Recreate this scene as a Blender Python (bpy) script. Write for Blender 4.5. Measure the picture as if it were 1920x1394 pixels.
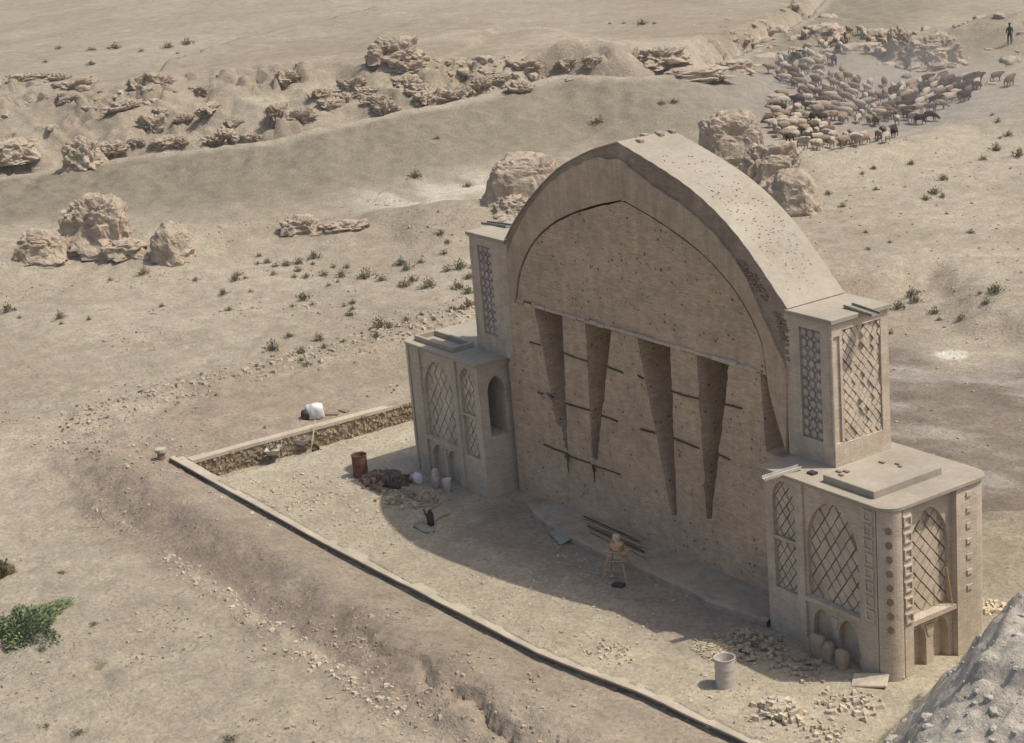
import bpy, bmesh, math, random
import numpy as np
from mathutils import Vector, Matrix, noise as mnoise

for o in list(bpy.data.objects):
    bpy.data.objects.remove(o)
scene = bpy.context.scene
COL = scene.collection
random.seed(7)
RNG = np.random.default_rng(7)

# ------------------------------------------------------------------ camera
CAM = np.array([45.957, -33.034, 23.835])
YAW, PITCH, ROLL, FOC = -0.9976, -0.2931, -0.0872, 3422.5      # focal length in pixels of a 1920 wide picture
FW = np.array([math.sin(YAW) * math.cos(PITCH), math.cos(YAW) * math.cos(PITCH), math.sin(PITCH)])
_r = np.cross(FW, [0, 0, 1]); _r /= np.linalg.norm(_r)
_u = np.cross(_r, FW)
RT = _r * math.cos(ROLL) + _u * math.sin(ROLL)
UP = -_r * math.sin(ROLL) + _u * math.cos(ROLL)
cam = bpy.data.cameras.new('camera')
cam.sensor_width = 36.0
cam.lens = 36.0 * FOC / 1920.0
cam.clip_end = 3000.0
cam_ob = bpy.data.objects.new('camera', cam)
COL.objects.link(cam_ob)
cam_ob.matrix_world = Matrix(((RT[0], UP[0], -FW[0], CAM[0]), (RT[1], UP[1], -FW[1], CAM[1]),
                              (RT[2], UP[2], -FW[2], CAM[2]), (0, 0, 0, 1)))
scene.camera = cam_ob

# ------------------------------------------------------------------ light
KX, KY = 0.405, 0.405                       # shadow length per metre of height, towards -X and -Y
SUN_EL = math.atan(1.0 / math.hypot(KX, KY))
SUN_AZ = math.atan2(KX, KY)                 # from +Y towards +X
world = bpy.data.worlds.new('World')
scene.world = world
world.use_nodes = True
wn = world.node_tree.nodes; wl = world.node_tree.links
sky = wn.new('ShaderNodeTexSky')
sky.sky_type = 'NISHITA'
sky.sun_disc = False
sky.sun_elevation = SUN_EL
sky.sun_rotation = SUN_AZ
sky.air_density = 1.0
sky.dust_density = 4.0
sky.ozone_density = 1.0
bg = wn['Background']
bg.inputs['Strength'].default_value = 0.125
wl.new(sky.outputs['Color'], bg.inputs['Color'])
sun = bpy.data.lights.new('sun', 'SUN')
sun.energy = 3.3
sun.angle = math.radians(0.55)
sun.color = (1.0, 0.945, 0.845)
sun_ob = bpy.data.objects.new('sun', sun)
COL.objects.link(sun_ob)
sun_ob.rotation_euler = Vector((KX, KY, 1.0)).to_track_quat('Z', 'Y').to_euler()
scene.view_settings.view_transform = 'Standard'
scene.view_settings.look = 'None'
scene.view_settings.exposure = 0.17
scene.view_settings.gamma = 1.0
scene.cycles.max_bounces = 6
scene.cycles.diffuse_bounces = 4

# ------------------------------------------------------------------ helpers
def ray(px, py):
    return FW + RT * (px - 960) / FOC - UP * (py - 697) / FOC

def onz(px, py, z=0.0):
    d = ray(px, py)
    return CAM + d * (z - CAM[2]) / d[2]

def hash2(ix, iy, seed):
    h = (ix.astype(np.int64) * 374761393 + iy.astype(np.int64) * 668265263 + seed * 974711) & 0xffffffff
    h = ((h ^ (h >> 13)) * 1274126177) & 0xffffffff
    h = ((h ^ (h >> 15)) * 2246822519) & 0xffffffff
    return ((h ^ (h >> 16)) & 0xffff) / 65535.0

def vnoise(x, y, seed=0):
    xi = np.floor(x); yi = np.floor(y)
    fx = x - xi; fy = y - yi
    fx = fx * fx * fx * (fx * (fx * 6 - 15) + 10); fy = fy * fy * fy * (fy * (fy * 6 - 15) + 10)
    a = hash2(xi, yi, seed); b = hash2(xi + 1, yi, seed)
    c = hash2(xi, yi + 1, seed); d = hash2(xi + 1, yi + 1, seed)
    return (a * (1 - fx) + b * fx) * (1 - fy) + (c * (1 - fx) + d * fx) * fy

def fbm(x, y, scale, octv=3, seed=0):
    s = 0.0; amp = 1.0; tot = 0.0
    ca, sa = math.cos(0.6), math.sin(0.6)
    x = np.asarray(x, float) / scale; y = np.asarray(y, float) / scale
    for k in range(octv):
        s = s + amp * vnoise(x, y, seed + k * 17)
        tot += amp; amp *= 0.5
        x, y = (x * ca - y * sa) * 2.03 + 5.2, (x * sa + y * ca) * 2.03 + 1.7
    return s / tot

def ridged(x, y, scale, octv=3, seed=0):
    s = 0.0; amp = 1.0; tot = 0.0
    x = np.asarray(x, float) / scale; y = np.asarray(y, float) / scale
    for k in range(octv):
        s = s + amp * (1 - np.abs(2 * vnoise(x, y, seed + k * 31) - 1))
        tot += amp; amp *= 0.5
        x = x * 2.1 + 3.3; y = y * 2.1 + 7.7
    return s / tot

def hash_blocks(x, y, s):
    """irregular flat-topped blocks: nearest-cell value of a jittered lattice"""
    best = np.full(np.shape(x), 1e9); val = np.zeros(np.shape(x))
    xi = np.floor(x / s); yi = np.floor(y / s)
    for i in (-1, 0, 1):
        for j in (-1, 0, 1):
            cx = (xi + i + hash2(xi + i, yi + j, 101)) * s; cy = (yi + j + hash2(xi + i, yi + j, 102)) * s
            d = (x - cx) ** 2 + (y - cy) ** 2
            m = d < best
            best = np.where(m, d, best); val = np.where(m, hash2(xi + i, yi + j, 103), val)
    return val

def sstep(a, b, x):
    t = np.clip((x - a) / (b - a), 0, 1)
    return t * t * (3 - 2 * t)

def polydist(x, y, pts, vals=None):
    """unsigned distance to a polyline, side (+ = left of travel), interpolated value"""
    best = np.full(np.shape(x), 1e18); side = np.ones(np.shape(x)); val = np.zeros(np.shape(x))
    for i in range(len(pts) - 1):
        ax, ay = pts[i][0], pts[i][1]; bx, by = pts[i + 1][0], pts[i + 1][1]
        dx, dy = bx - ax, by - ay; L = dx * dx + dy * dy
        t = np.clip(((x - ax) * dx + (y - ay) * dy) / L, 0, 1)
        qx, qy = x - (ax + t * dx), y - (ay + t * dy)
        d = qx * qx + qy * qy
        m = d < best
        best = np.where(m, d, best)
        side = np.where(m, np.sign(dx * qy - dy * qx), side)
        if vals is not None:
            val = np.where(m, vals[i] * (1 - t) + vals[i + 1] * t, val)
    return np.sqrt(best), side, val

def inpoly(x, y, pts):
    r = np.zeros(np.shape(x), bool); n = len(pts)
    for i in range(n):
        x1, y1 = pts[i][:2]; x2, y2 = pts[(i + 1) % n][:2]
        if y1 == y2:
            continue
        c = ((y1 > y) != (y2 > y)) & (x < (x2 - x1) * (y - y1) / (y2 - y1) + x1)
        r ^= c
    return r

def softpoly(x, y, pts, w):
    """1 inside a polygon, 0 outside, blended over w metres"""
    d, _, _ = polydist(x, y, list(pts) + [pts[0]])
    s = np.where(inpoly(x, y, pts), d, -d)
    return sstep(-w, w, s)

def pxpoly(pxs, z=0.0):
    return [tuple(onz(a, b, z)[:2]) for a, b in pxs]

# ------------------------------------------------------------------ terrain
CREST_PX = [(-900, 450, 0.4), (-160, 352, 1.2), (20, 330, 1.5), (200, 304, 2.0), (340, 285, 2.3), (480, 265, 2.8),
            (600, 240, 3.2), (740, 210, 3.5), (860, 188, 3.6), (960, 160, 3.8), (1050, 141, 4.0), (1200, 146, 3.6),
            (1330, 128, 3.0), (1420, 98, 1.6), (1520, 30, 0.8), (1620, -80, 0.5)]
CREST = [tuple(onz(a, b, h)[:2]) for a, b, h in CREST_PX]
CREST_H = [c[2] for c in CREST_PX]
TOP_PX = [(-900, 235, 1.6), (-160, 150, 4.8), (60, 142, 5.0), (150, 155, 5.0), (230, 160, 5.2), (300, 150, 5.5), (400, 122, 5.9), (480, 120, 6.0),
          (600, 120, 5.9), (720, 104, 6.1), (820, 114, 5.8), (930, 108, 5.6), (1000, 96, 5.7), (1090, 84, 5.8), (1250, 84, 5.0), (1400, 60, 2.8), (1480, 5, 1.6), (1560, -110, 1.2)]
TOPL = [tuple(onz(a, b, h)[:2]) for a, b, h in TOP_PX]
TOP_H = [c[2] for c in TOP_PX]
LOWRIDGE = [tuple(onz(a, b, 0.8)[:2]) for a, b in [(-120, 450), (60, 470), (190, 455), (330, 450), (430, 430), (560, 425), (690, 418), (800, 418), (930, 402)]]
HERDRIM = [tuple(onz(a, b, 0.7)[:2]) for a, b in [(1440, 262), (1520, 290), (1600, 276), (1700, 258), (1800, 225), (1960, 215)]]
PIT = pxpoly([(1560, 545), (1650, 545), (1745, 522), (1790, 545), (1835, 610), (1990, 650), (2050, 960), (1700, 1000), (1560, 800)], -0.8)
SALT = pxpoly([(640, 365), (720, 340), (800, 330), (940, 318), (1000, 330), (990, 352), (860, 368), (905, 385), (800, 398), (720, 405), (700, 390)], 0)
def mound_h(x, y, k=0.0):
    """shoulder of the hill on the right: sloping top, steep side towards the monument"""
    h = np.clip(7.45 + 0.56 * y, 0, 7.2) * sstep(15, 7, y)
    h = h + 0.10 * np.clip(x - 20, 0, 14) * sstep(-16, -10, y)
    ex = 20.0 + 1.6 * k
    return np.clip(h - 1.3 * np.clip(ex - x, 0, 20), 0, 12) * sstep(60, 36, x)
YARD = (-20.75, 17.0, -6.35, 4.75)

def yk(x):
    """outer face of the front kerb"""
    return np.interp(x, [-21.6, -16, -7, -2, 4, 6.2, 8.1, 12.5, 18], [-6.5, -6.47, -6.38, -6.2, -6.0, -5.72, -5.38, -5.05, -4.85])

def boxd(x, y, b):
    dx = np.maximum(np.maximum(b[0] - x, x - b[1]), 0); dy = np.maximum(np.maximum(b[2] - y, y - b[3]), 0)
    return np.hypot(dx, dy)

def terrain(x, y, fine=True):
    x = np.asarray(x, float); y = np.asarray(y, float)
    dy_ = boxd(x, y, YARD)
    out = sstep(0.0, 6.0, dy_)
    far = sstep(20, 60, dy_)
    z = out * (0.55 * (fbm(x, y, 22, 3, 1) - 0.5)) + far * 1.0 * (fbm(x, y, 60, 2, 2) - 0.5)
    hum = (0.05 + 0.30 * out) * (fbm(x, y, 3.2, 4, 3) - 0.5)
    z = z + hum
    if fine:
        z = z + (0.03 + 0.085 * out) * (fbm(x, y, 0.6, 2, 4) - 0.5) * (0.4 + 1.2 * fbm(x, y, 6, 2, 5))
    # yard: fills up to the kerb, falls away towards the left retaining wall
    kb = yk(x)
    yard = (x > -20.8) & (x < 17) & (y > kb + 0.17) & (y < 4.75)
    dip = -0.95 * sstep(-17.2, -19.9, x)
    z = np.where(yard, z + 0.005 + dip, z)
    # disturbed soil in front of the kerb
    wx = sstep(-30, -22, x)
    wb = 1.1 * (fbm(x, y, 2.2, 3, 9) - .5)
    zf = -0.17 - 0.05 * sstep(-0.5, 0.0, y - kb) + 0.14 * np.exp(-((y + 7.9 + 0.5 * wb) / 0.8) ** 2) - 0.66 * sstep(-8.3, -10.7, y + wb)
    zf = zf + 0.10 * (ridged(x, y * 0.6, 2.0, 3, 16) - 0.6) * sstep(-6.8, -7.6, y) * sstep(-11.5, -10.5, y)
    scm = (0.35 * sstep(-2.2, -0.5, x) + 0.65 * sstep(1.5, 3.0, x)) * sstep(10.0, 8.6, x)
    sy = -8.85 + 1.0 * (fbm(x, y * 0, 1.5, 4, 12) - 0.5)
    sd = sy - y
    zf = zf - scm * 0.62 * sstep(-0.03, 0.05, sd) * np.exp(-np.clip(sd, 0, 9) / 0.28) * sstep(0.36, 0.44, fbm(x, y * 0, 1.1, 3, 13))
    zf = zf + 0.07 * sstep(0.5, 0.0, np.abs(y + 10.45 + 0.4 * (fbm(x, y * 0, 6, 2, 14) - .5)))
    rough = 0.26 * (fbm(x, y, 0.8, 3, 15) - 0.5) * sstep(-7.4, -8.4, y) * sstep(-11.2, -10.2, y)
    tr = np.where(x < -21.6, sstep(1.2, -1.8, y - kb), (y < kb + 0.17).astype(float))
    z = z + tr * wx * (zf + rough) * np.where((y > kb - 0.1) & (x > -21.6), 1.15, 1.0)
    z = z - 0.45 * np.exp(-((x + 6.6) ** 2 + (y + 15.9) ** 2) / 0.05)
    # strip of rubble behind the left wall
    z = z + 0.30 * np.exp(-((x + 29.8 + 0.8 * (fbm(y, y * 0, 5, 2, 21) - .5)) / 1.3) ** 2) * sstep(-9, -5, y) * sstep(30, 14, y)
    z = z + 0.25 * np.exp(-((x + 24.5) / 2.2) ** 2 - ((y + 3) / 3.5) ** 2)
    # low ridge that carries the ruin stumps
    d, _, _ = polydist(x, y, LOWRIDGE)
    z = z + 1.35 * np.exp(-(d / 4.2) ** 2) * (0.45 + 1.1 * fbm(x, y, 6, 2, 22))
    # embankment, gully and eroded scarp in the distance
    dc, sc, hc = polydist(x, y, CREST, CREST_H)
    dt, st, ht = polydist(x, y, TOPL, TOP_H)
    near = sc < 0
    beyond = (st > 0) & (~near)
    zn = hc * np.clip(1 - dc / 15.0, 0, 1) ** 1.25
    ua = 0.84 * x - 0.54 * y; va = 0.54 * x + 0.84 * y          # down the slope, along the bank
    gul = ridged(ua * 0.22 + 1.5 * fbm(x, y, 4, 2, 43), va, 2.6, 3, 31)
    zn = zn + np.clip(1 - dc / 14.0, 0, 1) * sstep(0.0, 2.0, dc) * (0.55 * (gul - 0.62) + 0.35 * (ridged(x, y, 1.6, 2, 32) - 0.6))
    t = dc / np.maximum(dc + dt, 1e-3)
    zm = hc - 1.0 * np.exp(-((t - 0.13) / 0.1) ** 2) * sstep(0, 0.05, t) + (ht - hc) * sstep(0.05, 0.9, t)
    w = np.sin(np.clip(t, 0, 1) * math.pi) ** 0.7
    pch = sstep(0.40, 0.56, fbm(x, y, 9, 3, 38))
    warp = 2.2 * (fbm(x, y, 5, 3, 39) - 0.5)
    g1 = ridged(ua * 0.45 + warp, va + warp, 5.5, 4, 33)
    bq = (fbm(x + warp, y - warp, 3.6, 4, 36)) * 11; blk = (np.floor(bq) + sstep(0.55, 0.8, bq - np.floor(bq))) / 11 - 0.5
    zm = zm + w * (0.25 + 0.95 * pch) * (1.2 * (g1 - 0.62) + 1.6 * blk + 0.6 * (ridged(x, y, 1.7, 3, 35) - 0.6)) + w * sstep(0.5, 0.58, fbm(x, y, 5.5, 3, 46)) * (1.9 * (hash_blocks(x + 0.4 * warp, y, 1.5) - 0.6) + 0.9 * (hash_blocks(x, y + 9, 0.85) - 0.6))
    zb = ht + 0.012 * dt + 0.5 * (fbm(x, y, 14, 3, 37) - .5) * sstep(0, 8, dt)
    zz = np.where(near, zn, np.where(beyond, zb, zm))
    fade = sstep(-30, -62, x - 0.25 * (y - 60)) * sstep(-20, 5, y + 0.0 * x)
    z = z + zz * np.where(near, 1, 1) * fade
    # hollow of the flock with its nearer rim, rocky slope behind, shepherd's knoll
    d, s, _ = polydist(x, y, HERDRIM)
    z = z + 0.9 * np.exp(-(d / 3.0) ** 2) - 0.8 * np.exp(-((x + 57) / 9) ** 2 - ((y - 68) / 8) ** 2)
    z = z + 3.4 * np.exp(-((x + 66) / 7) ** 2 - ((y - 97.5) / 5.5) ** 2)
    hb = np.exp(-((x + 78) / 13) ** 2 - ((y - 90) / 11) ** 2)
    z = z + hb * (1.6 + 1.8 * (ridged(x, y, 6, 4, 41) - 0.6) + 0.8 * (np.floor(fbm(x, y, 4, 2, 42) * 8) / 8 - .5))
    # excavated hollow on the right
    pm = softpoly(x, y, PIT, 1.6)
    z = z * (1 - 0.6 * pm) - 1.0 * pm + pm * (1 - pm) * 1.6 * (fbm(x, y, 1.0, 3, 45) - .5)
    # grey mound near the right corner
    nz = fbm(x, y, 2.4, 4, 51) - 0.5
    mz = mound_h(x, y, nz)
    z = z + mz + sstep(0.1, 1.2, mz) * (0.65 * nz + 0.5 * (ridged(x, y, 1.3, 3, 52) - 0.6) + 0.22 * (ridged(x, y, 0.5, 2, 53) - 0.6))
    return z

def meta(o, label=None, cat=None, group=None, kind=None):
    if label: o['label'] = label
    if cat: o['category'] = cat
    if group: o['group'] = group
    if kind: o['kind'] = kind
    return o

def empty(name, loc=(0, 0, 0), rz=0.0, **k):
    o = bpy.data.objects.new(name, None)
    o.empty_display_size = 0.3
    COL.objects.link(o)
    o.location = loc; o.rotation_euler = (0, 0, rz)
    return meta(o, **k)

def new_obj(name, me, mat=None, parent=None, loc=None, rot=None, **k):
    o = bpy.data.objects.new(name, me)
    COL.objects.link(o)
    if mat and not me.materials:
        me.materials.append(mat)
    if parent: o.parent = parent
    if loc is not None: o.location = loc
    if rot is not None: o.rotation_euler = rot
    return meta(o, **k)

class MB:
    """collects shapes into one mesh"""
    def __init__(s):
        s.v = []; s.f = []
    def add(s, v, f):
        n = len(s.v)
        s.v.extend([tuple(map(float, p)) for p in v]); s.f.extend([tuple(i + n for i in q) for q in f])
        return s
    def box(s, x0, x1, y0, y1, z0, z1):
        return s.add([(x0, y0, z0), (x1, y0, z0), (x1, y1, z0), (x0, y1, z0), (x0, y0, z1), (x1, y0, z1), (x1, y1, z1), (x0, y1, z1)],
                     [(0, 3, 2, 1), (4, 5, 6, 7), (0, 1, 5, 4), (1, 2, 6, 5), (2, 3, 7, 6), (3, 0, 4, 7)])
    def prism(s, poly, fn, w0, w1):
        """poly in (u, v); fn(u, v, w) -> point"""
        n = len(poly)
        return s.add([fn(u, v, w0) for u, v in poly] + [fn(u, v, w1) for u, v in poly],
                     [tuple(range(n - 1, -1, -1)), tuple(range(n, 2 * n))] + [(i, (i + 1) % n, n + (i + 1) % n, n + i) for i in range(n)])
    def tube(s, pts, rad, n=8, caps=True):
        pts = [Vector(p) for p in pts]
        if not hasattr(rad, '__len__'): rad = [rad] * len(pts)
        base = len(s.v)
        for i, p in enumerate(pts):
            d = (pts[min(i + 1, len(pts) - 1)] - pts[max(i - 1, 0)]).normalized()
            a = d.cross(Vector((0, 0, 1)))
            if a.length < 1e-3: a = Vector((1, 0, 0))
            a.normalize(); b = d.cross(a)
            for k in range(n):
                t = 2 * math.pi * k / n
                s.v.append(tuple(p + (a * math.cos(t) + b * math.sin(t)) * rad[i]))
        for i in range(len(pts) - 1):
            for k in range(n):
                s.f.append((base + i * n + k, base + i * n + (k + 1) % n, base + (i + 1) * n + (k + 1) % n, base + (i + 1) * n + k))
        if caps:
            s.f.append(tuple(base + k for k in range(n - 1, -1, -1)))
            s.f.append(tuple(base + (len(pts) - 1) * n + k for k in range(n)))
        return s
    def lathe(s, prof, n=24):
        base = len(s.v)
        for r, z in prof:
            for k in range(n):
                t = 2 * math.pi * k / n
                s.v.append((r * math.cos(t), r * math.sin(t), z))
        for i in range(len(prof) - 1):
            for k in range(n):
                s.f.append((base + i * n + k, base + i * n + (k + 1) % n, base + (i + 1) * n + (k + 1) % n, base + (i + 1) * n + k))
        return s
    def mesh(s, name, recalc=True, smooth=False, bevel=0.0):
        me = bpy.data.meshes.new(name)
        me.from_pydata(s.v, [], s.f)
        if recalc or bevel:
            bm = bmesh.new(); bm.from_mesh(me)
            if recalc: bmesh.ops.recalc_face_normals(bm, faces=bm.faces)
            if bevel: bmesh.ops.bevel(bm, geom=bm.edges[:], offset=bevel, segments=1, affect='EDGES')
            bm.to_mesh(me); bm.free()
        if smooth: me.polygons.foreach_set('use_smooth', [True] * len(me.polygons))
        return me
    def build(s, name, mat, parent=None, smooth=False, bevel=0.0, **k):
        return new_obj(name, s.mesh(name, smooth=smooth, bevel=bevel), mat, parent, **k)

# ------------------------------------------------------------------ materials
def nt(name):
    m = bpy.data.materials.new(name); m.use_nodes = True
    t = m.node_tree
    return m, t.nodes, t.links, t.nodes['Principled BSDF']

def mathn(N, L, op, a, b=None, c=None):
    n = N.new('ShaderNodeMath'); n.operation = op
    for i, v in enumerate((a, b, c)):
        if v is None: continue
        if isinstance(v, (int, float)): n.inputs[i].default_value = v
        else: L.new(v, n.inputs[i])
    return n.outputs[0]

def mixc(N, L, fac, a, b, mode='MIX'):
    n = N.new('ShaderNodeMix'); n.data_type = 'RGBA'; n.blend_type = mode
    for s, v in ((n.inputs[0], fac), (n.inputs[6], a), (n.inputs[7], b)):
        if isinstance(v, (int, float)): s.default_value = v
        elif isinstance(v, tuple): s.default_value = (*v, 1) if len(v) == 3 else v
        else: L.new(v, s)
    return n.outputs[2]

def ramp(N, L, src, p0, p1, c0=0.0, c1=1.0):
    n = N.new('ShaderNodeMapRange'); n.clamp = True
    n.inputs[1].default_value = p0; n.inputs[2].default_value = p1
    n.inputs[3].default_value = c0; n.inputs[4].default_value = c1
    L.new(src, n.inputs[0])
    return n.outputs[0]

def noisen(N, L, vec, scale, detail=4, rough=0.6):
    n = N.new('ShaderNodeTexNoise')
    n.inputs['Scale'].default_value = scale; n.inputs['Detail'].default_value = detail; n.inputs['Roughness'].default_value = rough
    L.new(vec, n.inputs['Vector'])
    return n.outputs[0]

def rough_mat(name, col, var=0.25, s1=0.7, s2=9.0, bump=0.4, bdist=0.03, rough=0.95, tint=None, coord='Object', grains=0.0):
    """weathered matt surface: two scales of mottling and a fine relief"""
    m, N, L, P = nt(name)
    tc = N.new('ShaderNodeTexCoord'); v = tc.outputs[coord]
    a = noisen(N, L, v, s1, 5); b = noisen(N, L, v, s2, 6, 0.7)
    k = mathn(N, L, 'ADD', ramp(N, L, a, 0.3, 0.7, 1 - var, 1 + var * 0.7), ramp(N, L, b, 0.25, 0.75, -var * 0.8, var * 0.8))
    base = N.new('ShaderNodeRGB'); base.outputs[0].default_value = (*col, 1)
    c = base.outputs[0]
    if tint: c = mixc(N, L, ramp(N, L, noisen(N, L, v, s1 * 2.3, 3), 0.4, 0.65), c, tint)
    n = N.new('ShaderNodeVectorMath'); n.operation = 'SCALE'
    L.new(c, n.inputs[0]); L.new(k, n.inputs['Scale'])
    L.new(n.outputs[0], P.inputs['Base Color'])
    P.inputs['Roughness'].default_value = rough
    P.inputs['Specular IOR Level'].default_value = 0.125
    bp = N.new('ShaderNodeBump'); bp.inputs['Strength'].default_value = bump; bp.inputs['Distance'].default_value = bdist
    L.new(b, bp.inputs['Height']); L.new(bp.outputs[0], P.inputs['Normal'])
    return m

def brick_mat(name, col, mortar, var=0.16, holes=0.0, course=0.066, stain=0.2, contrast=1.0, streak=0.06):
    """thin brickwork laid in courses on upright faces"""
    m, N, L, P = nt(name)
    tc = N.new('ShaderNodeTexCoord'); v = tc.outputs['Object']
    sp = N.new('ShaderNodeSeparateXYZ'); L.new(v, sp.inputs[0])
    cb = N.new('ShaderNodeCombineXYZ')
    L.new(mathn(N, L, 'ADD', sp.outputs[0], sp.outputs[1]), cb.inputs[0]); L.new(sp.outputs[2], cb.inputs[1])
    br = N.new('ShaderNodeTexBrick')
    L.new(cb.outputs[0], br.inputs['Vector'])
    br.inputs['Scale'].default_value = 1.0
    br.inputs['Brick Width'].default_value = 0.27; br.inputs['Row Height'].default_value = course
    br.inputs['Mortar Size'].default_value = 0.009; br.inputs['Mortar Smooth'].default_value = 0.4
    br.inputs['Color1'].default_value = (*[c * (1 - 0.13 * contrast) for c in col], 1)
    br.inputs['Color2'].default_value = (*[min(1, c * (1 + 0.13 * contrast)) for c in col], 1)
    br.inputs['Mortar'].default_value = (*mortar, 1)
    big = noisen(N, L, v, 0.35, 5); mid = noisen(N, L, v, 2.4, 5, 0.65); fine = noisen(N, L, v, 17, 4, 0.7)
    k = mathn(N, L, 'MULTIPLY', ramp(N, L, big, 0.3, 0.7, 1 - stain, 1 + stain * 0.6), ramp(N, L, mid, 0.3, 0.7, 1 - var, 1 + var))
    k = mathn(N, L, 'MULTIPLY', k, ramp(N, L, fine, 0.3, 0.7, 1 - var * 0.8, 1 + var * 0.8))
    # vertical run-off streaks
    st = N.new('ShaderNodeMapping'); st.inputs['Scale'].default_value = (3.0, 3.0, 0.22); L.new(v, st.inputs[0])
    k = mathn(N, L, 'MULTIPLY', k, ramp(N, L, noisen(N, L, st.outputs[0], 1.3, 4), 0.35, 0.7, 1 + streak * 0.6, 1 - streak))
    n = N.new('ShaderNodeVectorMath'); n.operation = 'SCALE'
    L.new(br.outputs['Color'], n.inputs[0]); L.new(k, n.inputs['Scale'])
    c = n.outputs[0]
    h = mathn(N, L, 'SUBTRACT', 1.0, br.outputs['Fac'])
    h = mathn(N, L, 'ADD', h, fine)
    if holes:
        vo = N.new('ShaderNodeTexVoronoi'); vo.inputs['Scale'].default_value = 4.3; L.new(v, vo.inputs['Vector'])
        d = mathn(N, L, 'ADD', vo.outputs['Distance'], ramp(N, L, mid, 0.40, 0.62, 0.0, 0.16))
        hm = ramp(N, L, d, 0.13, 0.23, 1.0, 0.0)
        h = mathn(N, L, 'SUBTRACT', h, mathn(N, L, 'MULTIPLY', hm, 7.0))
        c = mixc(N, L, mathn(N, L, 'MULTIPLY', hm, holes), c, (0.07, 0.05, 0.038))
    L.new(c, P.inputs['Base Color'])
    P.inputs['Roughness'].default_value = 0.95; P.inputs['Specular IOR Level'].default_value = 0.12
    bp = N.new('ShaderNodeBump'); bp.inputs['Strength'].default_value = 0.55; bp.inputs['Distance'].default_value = 0.02
    L.new(h, bp.inputs['Height']); L.new(bp.outputs[0], P.inputs['Normal'])
    return m

M = {}
M['brick'] = brick_mat('brick', (0.52, 0.435, 0.34), (0.45, 0.375, 0.29), stain=0.15, var=0.13, contrast=0.6)
M['fill'] = brick_mat('fill_brick', (0.50, 0.375, 0.262), (0.43, 0.322, 0.226), var=0.14, holes=0.8, stain=0.2, streak=0.05, contrast=0.9, course=0.068)
M['ring'] = brick_mat('ring_plaster', (0.48, 0.365, 0.262), (0.455, 0.345, 0.248), var=0.14, stain=0.2, contrast=0.4, streak=0.14)
M['rim'] = brick_mat('rim_brick', (0.325, 0.255, 0.195), (0.29, 0.225, 0.17), var=0.2, stain=0.3, contrast=0.8)
M['roof'] = rough_mat('lime_screed', (0.35, 0.312, 0.25), 0.16, 0.45, 6, 0.35, 0.015, tint=(0.33, 0.285, 0.22))
M['tile'] = rough_mat('terracotta_tile', (0.51, 0.425, 0.33), 0.22, 1.2, 14, 0.4, 0.012)
M['tilebed'] = rough_mat('tile_bed', (0.25, 0.185, 0.13), 0.25, 1.5, 12, 0.5, 0.02)
M['glaze'] = rough_mat('grey_blue_glaze', (0.41, 0.355, 0.31), 0.25, 2.5, 12, 0.3, 0.01, rough=0.5)
M['glazebed'] = rough_mat('panel_bed', (0.275, 0.23, 0.19), 0.3, 2.5, 12, 0.4, 0.02)
M['timber'] = rough_mat('old_timber', (0.10, 0.068, 0.045), 0.35, 2.0, 20, 0.5, 0.01)
M['pale_timber'] = rough_mat('pale_timber', (0.42, 0.30, 0.17), 0.25, 2.0, 20, 0.4, 0.008)
M['kerb'] = rough_mat('cement_coping', (0.42, 0.362, 0.278), 0.2, 0.9, 9, 0.5, 0.015)
M['front_face'] = rough_mat('dark_brown_masonry', (0.20, 0.155, 0.11), 0.3, 2.0, 9, 0.8, 0.04)  # outer face of the front wall, much darker than its coping
M['stonewall'] = rough_mat('rubble_masonry', (0.30, 0.24, 0.165), 0.35, 2.0, 9, 0.8, 0.05)
M['stone'] = rough_mat('broken_stone', (0.37, 0.31, 0.235), 0.3, 1.5, 8, 0.5, 0.03)
M['greystone'] = rough_mat('grey_rubble', (0.40, 0.365, 0.315), 0.3, 1.5, 8, 0.5, 0.04)
M['palestone'] = rough_mat('pale_broken_brick', (0.47, 0.40, 0.305), 0.2, 2.0, 8, 0.4, 0.02)
M['ruin'] = rough_mat('weathered_mudbrick', (0.45, 0.375, 0.29), 0.2, 0.5, 3.2, 0.9, 0.22, tint=(0.385, 0.305, 0.225))
M['rust'] = rough_mat('rusty_steel', (0.155, 0.078, 0.052), 0.35, 3, 16, 0.3, 0.01, rough=0.7)
M['debris'] = rough_mat('brown_debris', (0.19, 0.12, 0.085), 0.4, 2.5, 9, 0.4, 0.02, tint=(0.27, 0.2, 0.15))
M['drum'] = rough_mat('whitened_steel', (0.47, 0.43, 0.38), 0.15, 3, 14, 0.2, 0.01, rough=0.6)
M['dark'] = rough_mat('dark_cloth', (0.06, 0.052, 0.05), 0.3, 3, 14, 0.3, 0.01)
M['tarp'] = rough_mat('dark_tarpaulin', (0.075, 0.066, 0.062), 0.5, 4, 16, 0.4, 0.02, tint=(0.14, 0.12, 0.10))
M['sack'] = rough_mat('woven_sack', (0.36, 0.29, 0.215), 0.2, 3, 18, 0.4, 0.015)
M['white'] = rough_mat('white_plastic', (0.62, 0.58, 0.57), 0.1, 3, 12, 0.3, 0.01, rough=0.6)
M['pink'] = rough_mat('faded_pink_cloth', (0.42, 0.30, 0.27), 0.3, 6, 20, 0.3, 0.01, tint=(0.55, 0.5, 0.46))
M['green'] = rough_mat('grey_green_board', (0.25, 0.255, 0.205), 0.2, 3, 14, 0.3, 0.01)
M['steel'] = rough_mat('dull_steel', (0.24, 0.215, 0.19), 0.2, 3, 14, 0.2, 0.01, rough=0.55)
M['rubber'] = rough_mat('rubber', (0.03, 0.028, 0.027), 0.2, 3, 14, 0.2, 0.01)
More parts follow.
